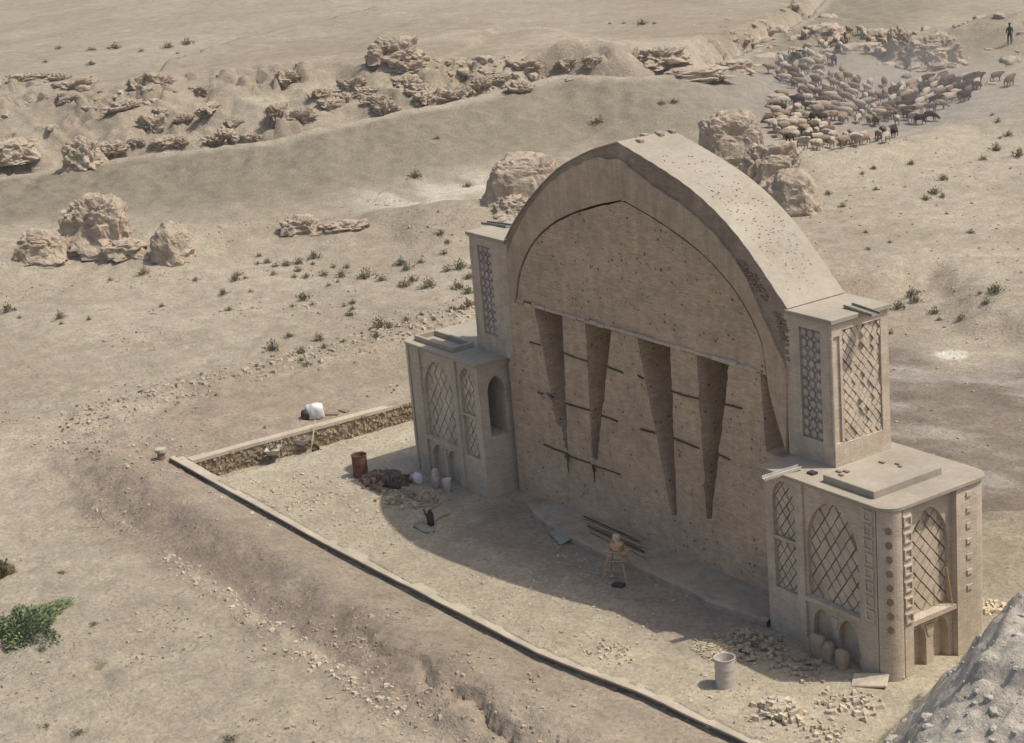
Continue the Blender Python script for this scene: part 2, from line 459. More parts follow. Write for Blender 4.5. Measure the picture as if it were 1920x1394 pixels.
M['twig'] = rough_mat('dry_twig', (0.17, 0.125, 0.08), 0.2, 3, 14, 0.2, 0.01)
M['straw'] = rough_mat('pale_straw', (0.55, 0.47, 0.33), 0.15, 3, 14, 0.2, 0.01)

def leaf_mat(name, col, var=0.4):
    m, N, L, P = nt(name)
    g = N.new('ShaderNodeNewGeometry')
    n = N.new('ShaderNodeVectorMath'); n.operation = 'SCALE'
    n.inputs[0].default_value = col
    L.new(ramp(N, L, g.outputs['Random Per Island'], 0, 1, 1 - var, 1 + var), n.inputs['Scale'])
    L.new(n.outputs[0], P.inputs['Base Color']); P.inputs['Roughness'].default_value = 0.8
    P.inputs['Specular IOR Level'].default_value = 0.125
    return m
M['leaf'] = leaf_mat('green_leaf', (0.165, 0.20, 0.105))
M['leafd'] = leaf_mat('dusty_leaf', (0.30, 0.255, 0.175), 0.3)
M['leafg'] = leaf_mat('grey_green_leaf', (0.225, 0.21, 0.14), 0.3)
# ------------------------------------------------------------------ ground sheet
def axis(segs):
    out = []
    for a, b, s0, s1 in segs:
        x = a
        while x < b - 1e-6:
            out.append(x); t = (x - a) / (b - a); x += s0 * (1 - t) + s1 * t
    out.append(segs[-1][1])
    return np.array(out)

gxs = axis([(-1500, -330, 120, 20), (-330, -200, 4.0, 1.1), (-200, -150, 0.9, 0.5), (-150, -95, 0.36, 0.33), (-95, -30, 0.33, 0.17), (-30, 22, 0.115, 0.115), (22, 34, 0.12, 0.4), (34, 90, 0.8, 6), (90, 600, 12, 120)])
gys = axis([(-600, -60, 120, 6), (-60, -24, 3, 0.3), (-24, 6, 0.115, 0.12), (6, 50, 0.15, 0.34), (50, 130, 0.36, 0.6), (130, 260, 1.0, 5), (260, 1500, 12, 160)])
GX, GY = np.meshgrid(gxs, gys)
GZ = terrain(GX, GY)
def gridz(x, y):
    x = np.clip(np.asarray(x, float), gxs[0], gxs[-1] - 1e-6); y = np.clip(np.asarray(y, float), gys[0], gys[-1] - 1e-6)
    i = np.clip(np.searchsorted(gxs, x, 'right') - 1, 0, len(gxs) - 2); j = np.clip(np.searchsorted(gys, y, 'right') - 1, 0, len(gys) - 2)
    fx = (x - gxs[i]) / (gxs[i + 1] - gxs[i]); fy = (y - gys[j]) / (gys[j + 1] - gys[j])
    return (GZ[j, i] * (1 - fx) + GZ[j, i + 1] * fx) * (1 - fy) + (GZ[j + 1, i] * (1 - fx) + GZ[j + 1, i + 1] * fx) * fy

def hit(px, py, far_=420.0):
    """where a line of sight meets the ground"""
    d = ray(px, py); d = d / np.linalg.norm(d)
    t = np.linspace(34, far_, 1800)
    P = CAM[None] + d[None] * t[:, None]
    g = P[:, 2] - gridz(P[:, 0], P[:, 1])
    k = int(np.argmax(g < 0)) if (g < 0).any() else len(t) - 1
    tt = np.linspace(t[max(k - 1, 0)], t[k], 24); P = CAM[None] + d[None] * tt[:, None]
    g = P[:, 2] - gridz(P[:, 0], P[:, 1])
    j = int(np.argmax(g < 0)) if (g < 0).any() else 23
    return P[j]

def gz(x, y):
    return float(gridz(x, y))
# keep the ground below the standing masonry from poking through the paving of the building
def ground_colour(x, y, z):
    base = np.array([0.338, 0.291, 0.216])
    c = np.ones(x.shape + (3,)) * base
    def blend(mask, col):
        nonlocal c
        c = c * (1 - mask[..., None]) + np.array(col) * mask[..., None]
    n1 = fbm(x, y, 9, 4, 61); n2 = fbm(x, y, 2.2, 4, 62)
    blend(0.8 * sstep(0.48, 0.7, n1), (0.30, 0.25, 0.18))
    blend(0.6 * sstep(0.52, 0.32, n1), (0.43, 0.37, 0.28))
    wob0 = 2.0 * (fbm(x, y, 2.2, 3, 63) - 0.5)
    yard = ((x > -20.8) & (x < 17) & (y > yk(x)) & (y < 4.75)).astype(float)
    blend(yard * (0.55 + 0.35 * n2), (0.455, 0.393, 0.29))
    blend(yard * 0.7 * sstep(0.55, 0.7, fbm(x, y, 2.6, 3, 64)), (0.46, 0.40, 0.285))
    foot_patch = np.exp(-(np.clip(np.abs(x - 0.5 + wob0 * 2) - 6.0, 0, 9) / 1.3) ** 2) * sstep(-3.3, -1.6, y + 1.4 * wob0)  # darker patch of yard along the foot of the wall, wavy edge
    blend(yard * np.clip(foot_patch, 0, 1) * (0.5 + 0.5 * n2), (0.30, 0.245, 0.20))
    # freshly turned brown soil outside the kerb
    wob = 1.6 * (fbm(x, y, 2.5, 3, 65) - 0.5)
    br = sstep(0.0, -0.2, y - yk(x)) * sstep(-11.2, -10.0, y + wob) * sstep(-31, -23, x + wob * 2)
    blend(br * (0.55 + 0.25 * n2), (0.325, 0.265, 0.20))
    dk = sstep(-7.6, -8.8, y + wob) * sstep(-11.2, -10.0, y + wob) * sstep(-27, -18, x + wob * 2) * sstep(9, -1, x + wob * 2)
    blend(dk * 0.75, (0.265, 0.21, 0.163))
    blend(sstep(0.45, 0.15, np.abs(y + 10.5 + wob * 0.25)) * sstep(-13, -9, x) * sstep(3, -1, x) * 0.6, (0.43, 0.36, 0.27))
    e = np.exp(-((x + 24.8) / 3.2) ** 2 - ((y + 2.5) / 5.5) ** 2)
    blend(np.clip(e * 1.1, 0, 1) * (0.45 + 0.4 * n2), (0.31, 0.235, 0.175))
    blend(0.6 * sstep(-10.6, -11.8, y + wob), (0.385, 0.335, 0.252))
    # gravelly, greyer flats to the left
    gl = sstep(-26, -36, x) * sstep(-80, -60, x)
    blend(gl * 0.35 * n2 * 1.6, (0.36, 0.31, 0.235))
    # salt flat
    sm = softpoly(x, y, SALT, 1.8)
    blend(sm * sstep(0.34, 0.5, fbm(x * 0.5, y, 4, 3, 66) + 0.16), (0.60, 0.545, 0.45))
    # embankment, slightly grey-green
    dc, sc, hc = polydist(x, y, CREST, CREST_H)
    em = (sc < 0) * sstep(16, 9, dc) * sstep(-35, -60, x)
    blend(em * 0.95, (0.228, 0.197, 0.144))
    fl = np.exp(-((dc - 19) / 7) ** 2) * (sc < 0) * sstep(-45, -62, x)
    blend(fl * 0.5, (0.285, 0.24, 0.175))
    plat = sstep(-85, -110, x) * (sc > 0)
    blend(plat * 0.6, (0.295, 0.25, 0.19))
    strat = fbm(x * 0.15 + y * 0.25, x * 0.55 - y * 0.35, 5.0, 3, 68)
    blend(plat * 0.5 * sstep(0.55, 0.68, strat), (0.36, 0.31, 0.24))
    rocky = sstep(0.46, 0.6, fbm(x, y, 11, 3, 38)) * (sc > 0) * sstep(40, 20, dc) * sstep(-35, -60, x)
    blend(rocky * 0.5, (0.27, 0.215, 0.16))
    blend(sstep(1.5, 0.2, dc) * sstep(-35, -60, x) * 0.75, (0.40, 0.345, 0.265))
    # trampled dusty ground of the flock
    hm = np.exp(-((x + 60) / 12) ** 2 - ((y - 72) / 13) ** 2)
    blend(np.clip(hm * 1.3, 0, 1) * 0.85, (0.30, 0.268, 0.235))
    # muddy floor of the excavated hollow
    pm = softpoly(x, y, PIT, 1.5)
    md = softpoly(x, y, pxpoly([(1560, 640), (1700, 640), (1760, 690), (1850, 690), (2000, 660), (2050, 960), (1700, 1000), (1560, 800)], -0.9), 2.0)
    blend(md * (0.7 + 0.3 * n2), (0.21, 0.172, 0.138))
    stx = fbm(x * 0.35 + y * 0.3, y - 0.4 * x, 1.7, 4, 67)
    blend(md * 0.7 * sstep(0.52, 0.66, stx), (0.36, 0.32, 0.275))
    blend(md * 0.6 * sstep(0.46, 0.34, stx), (0.155, 0.125, 0.10))
    q = onz(1785, 662, -0.95)
    blend(sstep(1.0, 0.6, np.hypot((x - q[0]), (y - q[1])) + 0.6 * (n2 - 0.5)), (0.60, 0.55, 0.46))
    bankm = pm * (1 - pm) * 4
    blend(bankm * 0.5, (0.325, 0.26, 0.195))
    # grey mound
    mm = sstep(0.05, 0.5, mound_h(x, y) + 0.4 * (n2 - .5))
    blend(mm * 0.95, (0.54, 0.485, 0.395))
    blend(mm * 0.5 * sstep(0.5, 0.7, fbm(x, y, 1.4, 4, 69)), (0.34, 0.305, 0.26))
    # yellowish chips behind the right corner
    yl = np.exp(-((x - 13.5) / 1.6) ** 2 - ((y - 6.5) / 2.2) ** 2)
    blend(np.clip(yl * 1.2, 0, 1) * 0.7, (0.47, 0.41, 0.24))
    return c

ny, nx = GX.shape
gv = np.stack([GX, GY, GZ], -1).reshape(-1, 3)
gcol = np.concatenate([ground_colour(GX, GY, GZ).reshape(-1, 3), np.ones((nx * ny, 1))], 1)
ii = np.arange(nx * ny).reshape(ny, nx)
quads = np.stack([ii[:-1, :-1], ii[:-1, 1:], ii[1:, 1:], ii[1:, :-1]], -1).reshape(-1, 4)
gm = bpy.data.meshes.new('ground')
gm.vertices.add(len(gv)); gm.vertices.foreach_set('co', gv.astype(np.float32).ravel())
gm.loops.add(quads.size); gm.loops.foreach_set('vertex_index', quads.astype(np.int32).ravel())
gm.polygons.add(len(quads)); gm.polygons.foreach_set('loop_start', (np.arange(len(quads)) * 4).astype(np.int32))
gm.polygons.foreach_set('loop_total', np.full(len(quads), 4, np.int32)) if False else None
gm.update(calc_edges=True)
gm.polygons.foreach_set('use_smooth', np.ones(len(quads), bool))
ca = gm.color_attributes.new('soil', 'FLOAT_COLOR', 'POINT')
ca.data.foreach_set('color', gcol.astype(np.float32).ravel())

m, N, L, P = nt('dry_earth')
at_ = N.new('ShaderNodeAttribute'); at_.attribute_name = 'soil'
tc = N.new('ShaderNodeTexCoord'); v = tc.outputs['Object']
a1 = noisen(N, L, v, 0.9, 6, 0.65); a2 = noisen(N, L, v, 5.5, 6, 0.7); a3 = noisen(N, L, v, 26, 3, 0.7)
k = mathn(N, L, 'MULTIPLY', ramp(N, L, a1, 0.3, 0.7, 0.80, 1.16), ramp(N, L, a2, 0.28, 0.72, 0.70, 1.24))
k = mathn(N, L, 'MULTIPLY', k, ramp(N, L, a3, 0.3, 0.7, 0.92, 1.07))
vo = N.new('ShaderNodeTexVoronoi'); vo.inputs['Scale'].default_value = 3.1; L.new(v, vo.inputs['Vector'])
peb = mathn(N, L, 'MULTIPLY', ramp(N, L, vo.outputs['Distance'], 0.12, 0.24, 1, 0), ramp(N, L, a1, 0.42, 0.58, 0.15, 1))
sc_ = N.new('ShaderNodeVectorMath'); sc_.operation = 'SCALE'
L.new(at_.outputs['Color'], sc_.inputs[0]); L.new(k, sc_.inputs['Scale'])
L.new(mixc(N, L, mathn(N, L, 'MULTIPLY', peb, 0.45), sc_.outputs[0], (0.22, 0.175, 0.125)), P.inputs['Base Color'])
P.inputs['Roughness'].default_value = 0.97; P.inputs['Specular IOR Level'].default_value = 0.1
bp = N.new('ShaderNodeBump'); bp.inputs['Strength'].default_value = 0.75; bp.inputs['Distance'].default_value = 0.15
hh = mathn(N, L, 'ADD', a2, mathn(N, L, 'MULTIPLY', a3, 0.35))
hh = mathn(N, L, 'ADD', hh, mathn(N, L, 'MULTIPLY', peb, 0.5))
L.new(hh, bp.inputs['Height']); L.new(bp.outputs[0], P.inputs['Normal'])
M['earth'] = m
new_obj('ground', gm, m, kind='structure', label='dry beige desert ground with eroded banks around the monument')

# ------------------------------------------------------------------ the monument
XR0, XR1, D1, H1 = 7.69, 12.81, 3.95, 5.2
dP, TH, PR1, H2 = 1.35, 2.21, 9.41, 9.63
FY = 1.28                                   # face of the blocking wall
mon = empty('brick_monument', (0, 0, 0), label='large restored brick portal with a walled-up pointed arch between lattice-panelled side blocks', cat='monument')

EXT = [(0, 13.77), (1.1, 13.46), (2.3, 13.1), (3.5, 12.68), (4.7, 12.08), (5.7, 11.4), (6.55, 10.65), (7.25, 9.98), (7.62, 9.63)]
GAP = [(0, 11.97), (1.45, 11.62), (2.4, 11.33), (3.5, 10.93), (4.5, 10.42), (5.33, 9.83), (6.0, 9.1), (6.42, 8.4), (6.6, 7.6), (6.75, 6.9), (7.05, 6.0), (7.37, 5.19)]

def resample(pts, n):
    # smooth curve through points (Catmull-Rom) resampled by length
    P = [np.array(p, float) for p in pts]
    P = [2 * P[0] - P[1]] + P + [2 * P[-1] - P[-2]]
    out = []
    for i in range(1, len(P) - 2):
        for k in range(12):
            t = k / 12
            out.append(0.5 * (2 * P[i] + (P[i + 1] - P[i - 1]) * t + (2 * P[i - 1] - 5 * P[i] + 4 * P[i + 1] - P[i + 2]) * t * t + (3 * P[i] - P[i - 1] - 3 * P[i + 1] + P[i + 2]) * t ** 3))
    out.append(P[-2])
    out = np.array(out)
    s = np.concatenate([[0], np.cumsum(np.linalg.norm(np.diff(out, axis=0), axis=1))])
    q = np.linspace(0, s[-1], n)
    return np.stack([np.interp(q, s, out[:, 0]), np.interp(q, s, out[:, 1])], 1)

# arch ring, lofted from springing to springing; outer fillet set behind the inner band near the crown
NA = 30
EXT_L = [(0, 13.77), (1.0, 13.5), (1.85, 13.22), (3.4, 12.55), (5.05, 11.45), (6.25, 10.42), (6.98, 9.63)]
ext = resample(EXT, NA); extl = resample(EXT_L, NA); gap = resample([p for p in GAP], NA)
def arch_section(sgn, i):
    e = ext[i] if sgn > 0 else extl[i]; g = gap[i].copy()
    if sgn < 0: g[0] = min(g[0], 6.9)
    g[0] = g[0]; g[0] += sgn * 0.12 * float(sstep(7.0, 8.6, g[1]))
    pr = 0.07
    fm = 0.27 + 0.13 * sgn * float(sstep(0, 5, i))
    mid = e * (1 - fm) + g * fm
    jag = 0.02 * math.sin(i * 2.3) + 0.015 * math.sin(i * 5.1)
    yb = dP + TH
    return [(sgn * e[0], yb, e[1]), (sgn * e[0], dP, e[1]), (sgn * mid[0], dP, mid[1] + jag), (sgn * mid[0], dP - pr, mid[1] + jag),
            (sgn * g[0], dP - pr * 0.9, g[1]), (sgn * g[0], yb - 0.3, g[1])]
ring = MB()
secs = [arch_section(-1, i) for i in range(NA - 1, 0, -1)] + [arch_section(1, i) for i in range(NA)]
ns = len(secs[0])
vs = [p for s in secs for p in s]
fs = []
for a in range(len(secs) - 1):
    for k in range(ns):
        k2 = (k + 1) % ns
        fs.append((a * ns + k, a * ns + k2, (a + 1) * ns + k2, (a + 1) * ns + k))
fs.append(tuple(range(ns))); fs.append(tuple((len(secs) - 1) * ns + k for k in range(ns)))
ring.add(vs, fs)
ring_ob = ring.build('arch_ring', M['ring'], mon)
ring_ob.data.materials.append(M['rim'])
for a_ in range(len(secs) - 1): ring_ob.data.polygons[a_ * ns + 1].material_index = 1
# screed on the back of the arch: a thin sunlit skin
skin = MB(); ev = []; ef = []
exl = [(-p[0], p[1]) for p in extl[::-1][:-1]] + [tuple(p) for p in ext]
for j, (ex, ez) in enumerate(exl):
    a = exl[max(j - 1, 0)]; b = exl[min(j + 1, len(exl) - 1)]
    tx, tz = b[0] - a[0], b[1] - a[1]; l = math.hypot(tx, tz); nx_, nz_ = -tz / l, tx / l
    if abs(ex) < 1e-6: nx_, nz_ = 0, 1
    jj = 0.012 * math.sin(j * 3.1)
    ev += [(ex + nx_ * 0.004, dP - 0.025 + jj, ez + nz_ * 0.004), (ex + nx_ * 0.004, dP + TH + 0.02, ez + nz_ * 0.004),
           (ex + nx_ * 0.05, dP - 0.035 + jj, ez + nz_ * 0.05), (ex + nx_ * 0.05, dP + TH + 0.02, ez + nz_ * 0.05)]
for j in range(len(exl) - 1):
    o = 4 * j
    ef += [(o + 2, o + 3, o + 7, o + 6), (o, o + 2, o + 6, o + 4), (o + 1, o + 5, o + 7, o + 3)]
skin.add(ev, ef); skin.build('arch_screed', M['roof'], mon)

# blocking wall: upper part under the arch, lower part with four tapering slots
TEETH = [((-5.41, 7.44), (-3.74, 7.44), (-4.02, 2.55), (-4.22, 2.52), (-4.30, 3.25), (-4.62, 3.32), (-4.72, 4.0)),
         ((-2.42, 7.44), (-0.96, 7.44), (-2.32, 2.50), (-2.60, 2.55)),
         ((0.41, 7.44), (2.13, 7.44), (1.93, 1.62), (1.66, 1.60)),
         ((3.42, 7.44), (4.96, 7.44), (3.78, 2.35), (3.72, 2.05), (3.46, 1.98))]
sh = lambda z: 0.12 * float(sstep(7.0, 8.6, z))
rag = lambda: random.uniform(0.05, 0.085)
gp = [(-p[0] * 0.99 + sh(p[1]), p[1] - rag()) for p in gap[::-1] if p[1] > 7.5] + [(p[0] * 0.99 + sh(p[1]), p[1] - rag()) for p in gap[1:] if p[1] > 7.5]
XZ = lambda u, v, w: (u, w, v)
up = MB()
poly = [(-6.6, 7.44)] + gp + [(6.6, 7.44)]
up.prism(poly, XZ, FY + 0.03, 3.5)
up.build('upper_infill', M['fill'], mon)
low = [(-7.38, -0.6), (-7.38, 5.0), (-7.02, 5.6), (-7.02, 7.438)]
for tth in TEETH:
    path = [(tth[0][0], 7.438)] + list(reversed(tth[2:])) + [(tth[1][0], 7.438)]
    for q in range(len(path) - 1):                # chipped edges
        p0, p1 = path[q], path[q + 1]; n_ = max(1, int(math.hypot(p1[0] - p0[0], p1[1] - p0[1]) / 0.22))
        for k_ in range(n_):
            t_ = k_ / n_
            jx = random.gauss(0, 0.018) if 0 < k_ else 0.0
            low.append((p0[0] + (p1[0] - p0[0]) * t_ + jx, p0[1] + (p1[1] - p0[1]) * t_))
    low.append(path[-1])
low += [(6.36, 7.438), (6.46, 5.0), (7.66, 4.9), (7.66, -0.6)]
lw = MB(); lw.prism(low, XZ, FY, 3.4); lw.build('lower_infill', M['fill'], mon)
for tth in TEETH:                            # sloping backs of the slots
    xs = [p[0] for p in tth]; x0, x1 = min(xs) - 0.05, max(xs) + 0.05
    zb = min(p[1] for p in tth)
    b = MB(); b.add([(x0, 3.35, 7.43), (x1, 3.35, 7.43), (x1, FY + 0.5, zb - 0.1), (x0, FY + 0.5, zb - 0.1)], [(0, 1, 2, 3)])
    b.build('slot_back', M['fill'], mon)
# the worn lintel line above the slots
lb = MB()
x = -5.98
while x < 6.34:
    w_ = random.uniform(0.22, 0.6); x2 = min(x + w_, 6.34)
    h_ = random.uniform(0.08, 0.16); pj = random.uniform(0.02, 0.075)
    lb.box(x, x2 - 0.004, FY - pj, FY + 0.3, 7.45 + random.uniform(0, 0.03), 7.46 + h_)
    x = x2
lb.build('lintel_course', M['brick'], mon, bevel=0.015)
beam = MB(); beam.box(-6.02, -5.5, FY - 0.05, FY + 0.2, 7.46, 7.58); beam.build('beam_end', M['timber'], mon, bevel=0.01)
# scaffold timbers left in the wall
PUT = [(-5.85, -5.2, 6.12), (-3.85, -2.4, 6.1), (-1.32, -0.45, 6.1), (0.36, 0.66, 6.13), (2.05, 3.4, 6.0), (4.6, 5.48, 6.13),
       (-5.61, -4.63, 4.31), (-3.93, -2.5, 4.28), (-1.83, -0.94, 4.27), (0.31, 1.07, 4.31), (2.04, 3.3, 4.36), (4.14, 4.78, 4.35),
       (-5.48, -4.2, 2.36), (-4.0, -2.7, 2.32), (-2.4, -1.0, 2.33)]
for k, (a, b, z) in enumerate(PUT):
    t = MB(); dz = random.uniform(-0.03, 0.03); r = random.uniform(0.026, 0.04)
    t.tube([(a, FY - 0.02, z + dz), ((a + b) / 2, FY - 0.035 + random.uniform(-0.01, 0.01), z + random.uniform(-.02, .02)), (b, FY - 0.02, z - dz)], r, 7)
    t.build('scaffold_timber', M['timber'], mon, smooth=True)
for (x, z, l) in [(-4.05, 2.2, 0.55), (-2.5, 2.15, 0.45)]:       # rags and rope ends hanging from the lowest timbers
    t = MB(); t.tube([(x, FY - 0.07, z + 0.2), (x + 0.12, FY - 0.1, z), (x + 0.02, FY - 0.06, z - l * 0.5), (x + 0.03, FY - 0.05, z - l)], [0.05, 0.05, 0.025, 0.012], 6)
    t.build('rope_end', M['timber'], mon, smooth=True)
bk = MB(); bk.tube([(-5.15, FY - 0.12, 4.25), (-4.9, FY - 0.16, 4.38), (-4.7, FY - 0.12, 4.22), (-4.55, FY - .1, 4.05)], [0.07, 0.09, 0.08, 0.05], 7)
bk.build('hanging_bundle', M['sack'], mon, smooth=True)
# earth bench at the foot of the wall
bn = MB(); bv = []; bf = []
nb = 90
for i in range(nb + 1):
    x = -7.0 + i * (7.66 + 7.0) / nb
    fr = -0.15 + 0.45 * (fbm(np.array([x]), np.array([0.0]), 1.8, 3, 71)[0] - 0.5) + 0.9 * float(sstep(-3.5, -6.5, x))
    h = (0.26 + 0.10 * (fbm(np.array([x]), np.array([3.0]), 1.1, 3, 72)[0] - 0.5)) * float(sstep(-7.0, -4.5, x))
    bv += [(x, fr - 0.07, -0.3), (x, fr - 0.03, h * 0.75), (x, fr + 0.08, h), (x, FY + 0.1, h + 0.07)]
for i in range(nb):
    for k in range(3):
        o = 4 * i + k; bf.append((o, o + 1, o + 5, o + 4))
bn.add(bv, bf); bn.build('earth_bench', M['ruin'], mon)

# ---- blocks and pylons
def arch_top(hw, zs, zt, n=18):
    """points of a pointed arch from right springing to left springing, centred on 0"""
    out = []
    for i in range(n + 1):
        t = -1 + 2 * i / n
        s = abs(t)
        out.append((-t * hw, zs + (zt - zs) * max(0.0, 1 - s ** 1.7) ** 0.62))
    return out

def clip_poly(poly, clip):
    out = list(poly)
    n = len(clip)
    for i in range(n):
        a = clip[i]; b = clip[(i + 1) % n]
        src = out; out = []
        if not src: break
        def side(p): return (b[0] - a[0]) * (p[1] - a[1]) - (b[1] - a[1]) * (p[0] - a[0])
        for j in range(len(src)):
            p = src[j]; q = src[(j + 1) % len(src)]
            sp, sq = side(p), side(q)
            if sp >= 0: out.append(p)
            if (sp >= 0) != (sq >= 0):
                t = sp / (sp - sq); out.append((p[0] + (q[0] - p[0]) * t, p[1] + (q[1] - p[1]) * t))
    return out

def area(p):
    return 0.5 * sum(p[i][0] * p[(i + 1) % len(p)][1] - p[(i + 1) % len(p)][0] * p[i][1] for i in range(len(p)))

def arch_poly(u0, u1, z0, zs, zt):
    c = (u0 + u1) / 2
    return [(u0, z0), (u1, z0)] + [(c + a, b) for a, b in arch_top((u1 - u0) / 2, zs, zt)]

def plate_with_arch(mb, fn, u0, u1, z0, z1, a0, a1, zs, zt, w0, w1):
    c = (a0 + a1) / 2
    poly = [(u0, z0), (a0, z0)] + [(c + a, b) for a, b in reversed(arch_top((a1 - a0) / 2, zs, zt))] + [(a1, z0), (u1, z0), (u1, z1), (u0, z1)]
    mb.prism(poly, fn, w0, w1)

def lattice(parent, fn, clip, du, dv, gapw, w0, w1, mat, name='lattice_tile', joined=False, jit=0.012, skew=0.0):
    us = [p[0] for p in clip]; vs_ = [p[1] for p in clip]
    u0, u1, v0, v1 = min(us), max(us), min(vs_), max(vs_)
    uc = (u0 + u1) / 2
    n = 0; all_ = MB()
    nu = int((u1 - u0) / du) + 3; nv = int((v1 - v0) / dv) + 3
    for r in range(-1, 2 * nv):
        for q in range(-nu, nu + 1):
            cu = uc + q * du + (du / 2 if r % 2 else 0); cv = v0 + r * dv / 2
            g = gapw
            d = [(cu - du / 2 + g, cv), (cu, cv - dv / 2 + g * dv / du), (cu + du / 2 - g, cv), (cu, cv + dv / 2 - g * dv / du)]
            p = clip_poly(d, clip)
            if len(p) < 3 or abs(area(p)) < 0.10 * du * dv / 2: continue
            if random.random() < 0.015: continue
            w = w1 + random.uniform(-jit, jit) * 1.6
            p = [(q_[0] + random.uniform(-0.006, 0.006), q_[1] + random.uniform(-0.006, 0.006)) for q_ in p]
            mb = all_ if joined else MB()
            mb.prism(p, fn, w0, w)
            if not joined: mb.build(name, mat, parent)
            n += 1
    if joined:
        o = all_.build('tile_panel', mat, parent); o['kind'] = 'stuff'
    return n

NT = 0
def side_block(sgn):
    """sgn +1: block whose outer side is seen; -1: its mirror image"""
    global NT
    b = MB()
    fr = lambda u, v, w: (sgn * u, -w, v)              # front face: w outwards
    rt = lambda u, v, w: (sgn * (XR1 + w), u, v)       # outer side face
    # core
    b.box(*sorted((sgn * XR0, sgn * (XR1 - 0.48))), 0.30, D1 - 0.1, -0.8, 5.08) if sgn > 0 else None
    if sgn < 0:
        # mirrored core with a deep niche in its inner side
        X0, X1 = -(XR1 - 0.48), -XR0
        b.box(X0, X1 - 2.0, 0.30, D1 - 0.1, -0.8, 5.08)
        iv = lambda u, v, w: (X1 + w, u, v)
        plate_with_arch(b, iv, 0.30, 1.30, 2.3, 5.08, 0.46, 1.22, 4.05, 4.58, -2.0, 0.0)
        b.prism([(0.30, -0.8), (1.30, -0.8), (1.30, 2.3), (0.30, 2.3)], iv, -2.0, 0.0)
        b.box(X1 - 2.0, X1, 1.302, D1 - 0.1, -0.8, 5.08)
    # narrow inner section (slightly set back)
    w0, w1 = -0.30, -0.09
    nb0, nb1 = XR0, 9.1
    b.prism([(nb0, -0.8), (nb1, -0.8), (nb1, 1.45), (nb0, 1.45)], fr, w0, w1)
    b.prism([(nb0, 1.45), (8.02, 1.45), (8.02, 3.1), (nb0, 3.1)], fr, w0, w1)
    b.prism([(8.95, 1.45), (nb1, 1.45), (nb1, 3.1), (8.95, 3.1)], fr, w0, w1)
    b.prism([(8.02, 3.0), (8.95, 3.0), (8.95, 3.1), (8.02, 3.1)], fr, w0, w1 - 0.02)
    plate_with_arch(b, fr, nb0, nb1, 3.1, 5.08, 8.02, 8.95, 4.35, 4.9, w0, w1)
    # main bay
    b.prism([(9.1, -0.8), (9.38, -0.8), (9.38, 5.08), (9.1, 5.08)], fr, -0.3, 0.0)
    plate_with_arch(b, fr, 9.38, 11.62, 1.62, 5.08, 9.47, 11.53, 3.55, 4.74, -0.3, -0.08)
    b.prism([(9.38, 1.48), (11.62, 1.48), (11.62, 1.62), (9.38, 1.62)], fr, -0.3, 0.015)
    def small_arches(fn, lo, hi, a, c, wback, wf):
        poly = [(lo, -0.8)]
        for (s, t) in (a, c):
            m_ = (s + t) / 2
            poly += [(s, -0.8)] + [(m_ + p, q) for p, q in reversed(arch_top((t - s) / 2, 0.85, 1.32, 12))] + [(t, -0.8)]
        poly += [(hi, -0.8), (hi, 1.48), (lo, 1.48)]
        b.prism(poly, fn, wback, wf)
        m_ = (a[1] + c[0]) / 2; hw = (c[0] - a[1]) / 2
        b.prism([(m_ - hw * 0.55, 0.9), (m_ + hw * 0.55, 0.9), (m_ + hw * 1.25, 1.25), (m_ - hw * 1.25, 1.25)], fn, wf + 0.002, wf + 0.03)
    small_arches(fr, 9.38, 11.62, (9.58, 10.38), (10.62, 11.42), -0.3, -0.1)
    b.prism([(11.62, -0.8), (12.30, -0.8), (12.30, 5.08), (11.62, 5.08)], fr, -0.3, 0.0)
    # rounded corner shaft
    arc = [(12.36, 0.40), (12.36, -0.02)] + [(12.38 + 0.47 * math.sin(t), 0.45 - 0.47 * math.cos(t)) for t in np.linspace(0, math.pi / 2, 9)] + [(12.5, 0.47)]
    b.prism([(sgn * x, y) for x, y in arc], lambda u, v, w: (u, v, w), -0.8, 5.08)
    # outer side
    b.prism([(0.53, -0.8), (0.86, -0.8), (0.86, 5.08), (0.53, 5.08)], rt, -0.48, 0.0)
    plate_with_arch(b, rt, 0.86, 2.62, 1.62, 5.08, 0.96, 2.52, 3.6, 4.74, -0.48, -0.22)
    b.prism([(0.86, 1.48), (2.62, 1.48), (2.62, 1.62), (0.86, 1.62)], rt, -0.48, -0.02)
    small_arches(rt, 0.86, 2.62, (0.93, 1.55), (1.82, 2.44), -0.48, -0.2)
    arc = [(2.62, -0.45), (2.62, 0.0)] + [(D1 - 0.5 + 0.5 * math.sin(t), -0.5 + 0.5 * math.cos(t)) for t in np.linspace(0, math.pi / 2, 7)] + [(D1, -0.6)]
    b.prism([(sgn * (XR1 + q), p) for p, q in arc], lambda u, v, w: (u, v, w), -0.8, 5.08)
    blk = b.build('side_block', M['brick'], mon)
    if sgn < 0: blk['label'] = 'side block with a deep pointed niche in its inner face'
    # roof slab with rounded outer corners
    oh = 0.07; r = 0.55
    X0, X1 = XR0 - 0.05, XR1 + oh; Y0, Y1 = -oh, D1 + oh
    pts = [(X0, Y0)] + [(X1 - r + r * math.sin(t), Y0 + r - r * math.cos(t)) for t in np.linspace(0, math.pi / 2, 9)] + \
          [(X1 - r + r * math.cos(t), Y1 - r + r * math.sin(t)) for t in np.linspace(0, math.pi / 2, 9)] + [(X0, Y1)]
    s = MB(); s.prism([(sgn * x, y) for x, y in pts], lambda u, v, w: (u, v, w), 5.083, 5.20)
    s.build('roof_slab', M['roof'], blk, bevel=0.012)
    # lattice tiles
    NT += lattice(blk, fr, arch_poly(9.48, 11.52, 1.63, 3.55, 4.73), 0.41, 0.56, 0.027, -0.30, -0.20, M['tile'])
